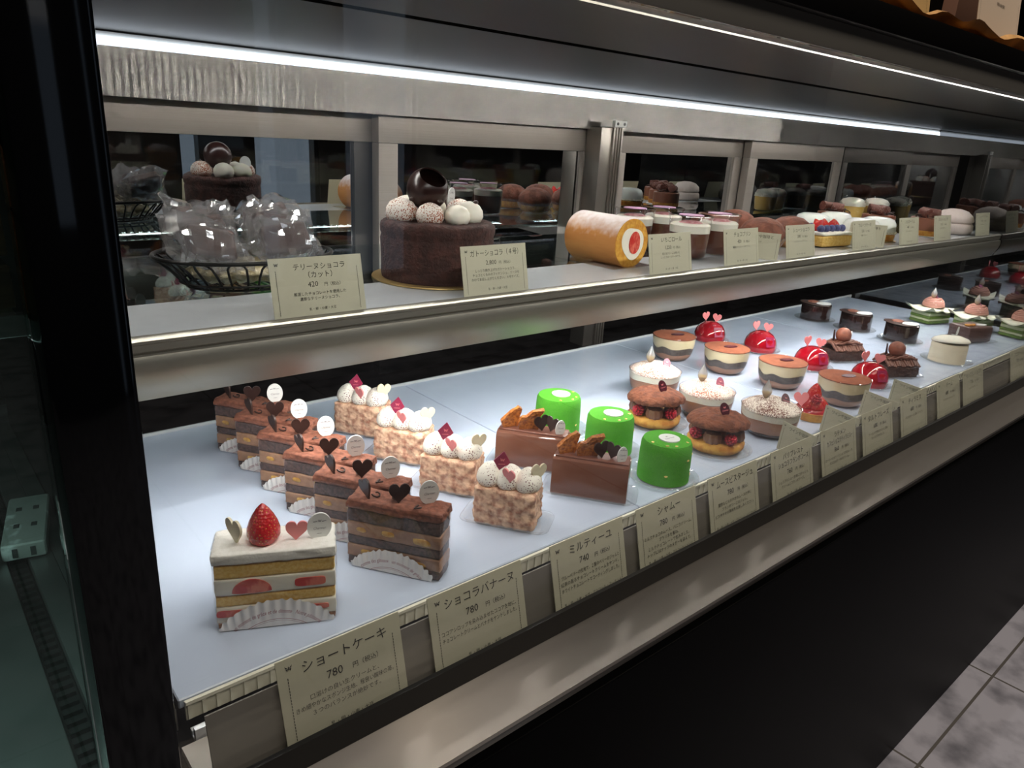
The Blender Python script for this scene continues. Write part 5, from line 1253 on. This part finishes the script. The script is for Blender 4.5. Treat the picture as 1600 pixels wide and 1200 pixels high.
LOW = [
 (0.1275, 0.2040, ['ショートケーキ'], '780', ['口溶けの良い生クリームと、', 'きめ細やかなスポンジ生地、程良い酸味の苺。', '３つのバランスが絶妙です。'], NY, 'cream price card reading ショートケーキ 780, before the strawberry shortcake'),
 (0.2260, 0.3050, ['ショコラバナーヌ'], '780', ['ココアシロップを染み込ませたココア生地に、', 'チョコレートクリームとバナナをサンドしました。'], NY, 'cream price card reading ショコラバナーヌ 780, second card along the glass'),
 (0.3330, 0.4110, ['ミルティーユ'], '740', ['ブルーベリーの生地で、２層のベリーのジャムと', '紅茶の香るチョコレートクリームをサンド。', 'ホワイトチョコレートでコーティングしました。'], '乳・卵・小麦・大豆・アルコール・アーモンド', 'cream price card reading ミルティーユ 740, third along the glass'),
 (0.4280, 0.5060, ['シャムー'], '780', ['ミルクチョコのムース、バニラクリーム、', 'プラリネを重ね、', 'ミルクチョコレートで包みました。', 'トップにはナッツのヌガーを添えて。'], '乳・卵・小麦・大豆・アルコール・ナッツ', 'cream price card reading シャムー 780, before the chocolate logs'),
 (0.5250, 0.6040, ['ムースピスタージュ'], '780', ['濃厚なピスタチオのムースの中に', 'フランボワーズのジュレ。', 'ピスタチオの風味をお楽しみください。'], '乳・卵・小麦・大豆・アルコール・ピスタチオ', 'cream price card reading ムースピスタージュ, before the green cakes'),
 (0.6300, 0.7060, ['パリブレスト', 'ショコラフランボワーズ'], '760', ['ショコラのシュー生地にガナッシュ', 'クリームとフランボワーズ。'], NY, 'cream price card with a two line title, 760, before the chocolate choux rings'),
 (0.7270, 0.8050, ['ラテメン', 'カフェショコラティラミスー'], '860', ['コーヒーのゼリーとショコラのムース、', 'マスカルポーネのクリーム。'], NY, 'cream price card with a two line title, 860, before the cocoa dusted cups'),
 (0.8220, 0.9000, ['タルトフレーズ'], '680', ['アーモンド生地のタルトに苺を', 'たっぷりのせました。'], NY, 'cream price card reading タルトフレーズ, before the strawberry tart'),
 (0.9240, 1.0030, ['ティラミス'], '680', ['マスカルポーネと濃いコーヒー。'], NY, 'cream price card reading ティラミス, before the flat topped cups'),
 (1.0360, 1.1170, ['ドーム'], '680', ['フランボワーズのムース。'], NY, 'cream price card reading ドーム, before the red dome cakes'),
 (1.1280, 1.2080, ['モンブランショコラ'], '720', ['ショコラのクリーム。'], NY, 'cream price card before the piped chocolate cakes, fourth from the right end'),
 (1.3280, 1.4080, ['フロマージュ'], '720', ['白いチーズのムース。'], NY, 'cream price card before the pale ivory cake'),
 (1.4300, 1.5080, ['オペラ'], '720', ['ショコラとオレンジ。'], NY, 'cream price card before the boxed chocolate cake, cut by the picture edge'),
]
for (x0, x1, ti, pr, bo, fo, la) in LOW:
    price_card(((x0+x1)/2, 0.3105, 0.4950, ), 0, 0.24, 0.0785, 0.0645, [], '', [], '', la, 'price cards along the foot of the glass') if False else price_card(((x0+x1)/2 - 0.0, 0.3118, 0.5050), 0, 0.245, 0.0785, 0.0560, ti, pr, bo, fo, la, 'price cards along the foot of the glass')
for (x, y, rz, la) in ((0.752, 0.362, -1.85, 'before the cocoa dusted cups'), (0.852, 0.362, -1.85, 'before the strawberry tart'), (0.957, 0.362, -1.85, 'before the flat topped cups'), (1.047, 0.362, -1.85, 'before the red domes')):
    price_card((x, y, 0.5102), rz, 0.10, 0.052, 0.034, ['ワインや珈琲と'], '', ['どうぞ'], '', 'small cream note card standing crosswise behind the price cards, ' + la, 'crosswise note cards', 'note_card')
UP = [
 (0.221, 0.300, ['テリーヌショコラ', '（カット）'], '420', ['厳選したチョコレートを使用した', '濃厚なテリーヌショコラ。'], NY, 'cream price card reading テリーヌショコラ 420, before the wire basket'),
 (0.400, 0.481, ['ガトーショコラ（４号）'], '2,800', ['しっとり焼き上げたガトーショコラ。', 'チョコとくるみのフィナンシェ、ソースを', 'かけてお召し上がりください。４号サイズ。'], NY, 'cream price card reading ガトーショコラ 2,800, before the chocolate gateau'),
 (0.664, 0.746, ['いちごロール'], '1,250', ['苺と生クリームを巻いた', 'しっとりロールケーキです。'], NY, 'cream price card reading いちごロール 1,250, beside the roll cake'),
 (0.812, 0.892, ['チョコプリン'], '420', ['濃厚なチョコレートのプリン。'], NY, 'cream price card before the chocolate pudding cups'),
 (0.963, 1.039, ['シューショコラ'], '380', ['ショコラのシュークリーム。'], NY, 'cream price card reading シューショコラ, before the cocoa puffs'),
 (1.160, 1.236, ['フルーツケーキ'], '520', ['季節のフルーツ。'], NY, 'cream price card before the fruit cake'),
 (1.331, 1.405, ['フロマージュ'], '480', ['白いドームのケーキ。'], NY, 'cream price card before the white dome cakes'),
 (1.480, 1.552, ['タルトショコラ'], '520', ['ショコラのタルト。'], NY, 'cream price card before the chocolate roll tarts'),
 (1.690, 1.760, ['シュークリーム'], '320', ['サクサクのシュー。'], NY, 'cream price card before the sugared puff, last on the shelf'),
]
for (x0, x1, ti, pr, bo, fo, la) in UP:
    price_card(((x0+x1)/2, 0.5265, ZT), 0, 0.20, 0.0785, 0.0465, ti, pr, bo, fo, la, 'price cards on the upper shelf')
price_card((0.925, 0.552, ZT), -1.15, 0.12, 0.056, 0.036, ['ワインや珈琲と'], '', ['どうぞ'], '', 'small cream note card turned aside before the pudding cups', 'crosswise note cards on the shelf', 'note_card')
price_card((1.255, 0.552, ZT), -1.15, 0.12, 0.056, 0.036, ['ワインや珈琲と'], '', ['どうぞ'], '', 'small cream note card turned aside before the white domes', 'crosswise note cards on the shelf', 'note_card')

# ------------------------------------------------------------------ on the counter top
ZC = 0.9523
m_ = MB(); V, F = [], []; nx, ny = 60, 12
for i in range(nx+1):
    for j in range(ny+1):
        u, v = i/nx, j/ny; V.append((0.62+0.75*u, 0.303+0.055*v, 0.0006+0.016*max(0.0, 0.45+0.55*noise.noise(Vector((u*12, v*5, 0))))*(1.3-v)))
for i in range(nx):
    for j in range(ny): F.append((i*(ny+1)+j, (i+1)*(ny+1)+j, (i+1)*(ny+1)+j+1, i*(ny+1)+j+1))
m_._add(V, F); m_._add([(x, y, 0) for x, y, z in V], F)
pp = m_.build('kraft_paper_sheet', KRAFT, None, smooth=60, loc=(0, 0, ZC)); tag(pp, 'crumpled kraft paper sheet lying on the black counter top', 'paper')
price_card((0.762, 0.330, ZC+0.0075), 0.1, 0.12, 0.062, 0.090, ['焼き菓子'], '', ['バターの香り'], '', 'tan card standing on the kraft paper above the beam', 'cards on the counter top', 'paper_card', M('tan_card', '#a98a55', 0.7))
price_card((0.975, 0.332, ZC+0.0075), 0.05, 0.12, 0.150, 0.065, ['カスレフム'], '', ['季節の焼き菓子'], '', 'wide grey beige card at the right edge of the picture on the counter', 'cards on the counter top', 'paper_card', M('beige_card', '#b5a491', 0.7))
def gift_box(x, y, w, d, h, label, rz=0.1):
    t_ = thing('gift_box', label, 'box', (x, y, ZC), rz, 'boxes on the counter top')
    m_ = MB(); m_.box(-w/2, w/2, -d/2, d/2, 0, h*0.72, 0.001); m_.build('box_base', M('brown_box', '#6b4a3a', 0.6), t_)
    m_ = MB(); m_.box(-w/2-0.001, w/2+0.001, -d/2-0.001, d/2+0.001, h*0.722, h, 0.001); m_.build('box_lid', M('brown_box', '#6b4a3a', 0.6), t_)
    m_ = MB(); m_.box(-w*0.2, w*0.1, -d/2-0.0016, -d/2-0.0011, h*0.08, h*0.62); lab(m_.build('box_window', M('dark_window', '#0d0a09', 0.15), t_), 'dark window in the box front')
gift_box(0.735, 0.44, 0.13, 0.09, 0.11, 'brown gift box behind the tan card on the counter')
gift_box(0.925, 0.43, 0.15, 0.09, 0.12, 'brown gift box behind the wide beige card on the counter')
gift_box(1.15, 0.44, 0.16, 0.09, 0.11, 'brown gift box farthest right on the counter')
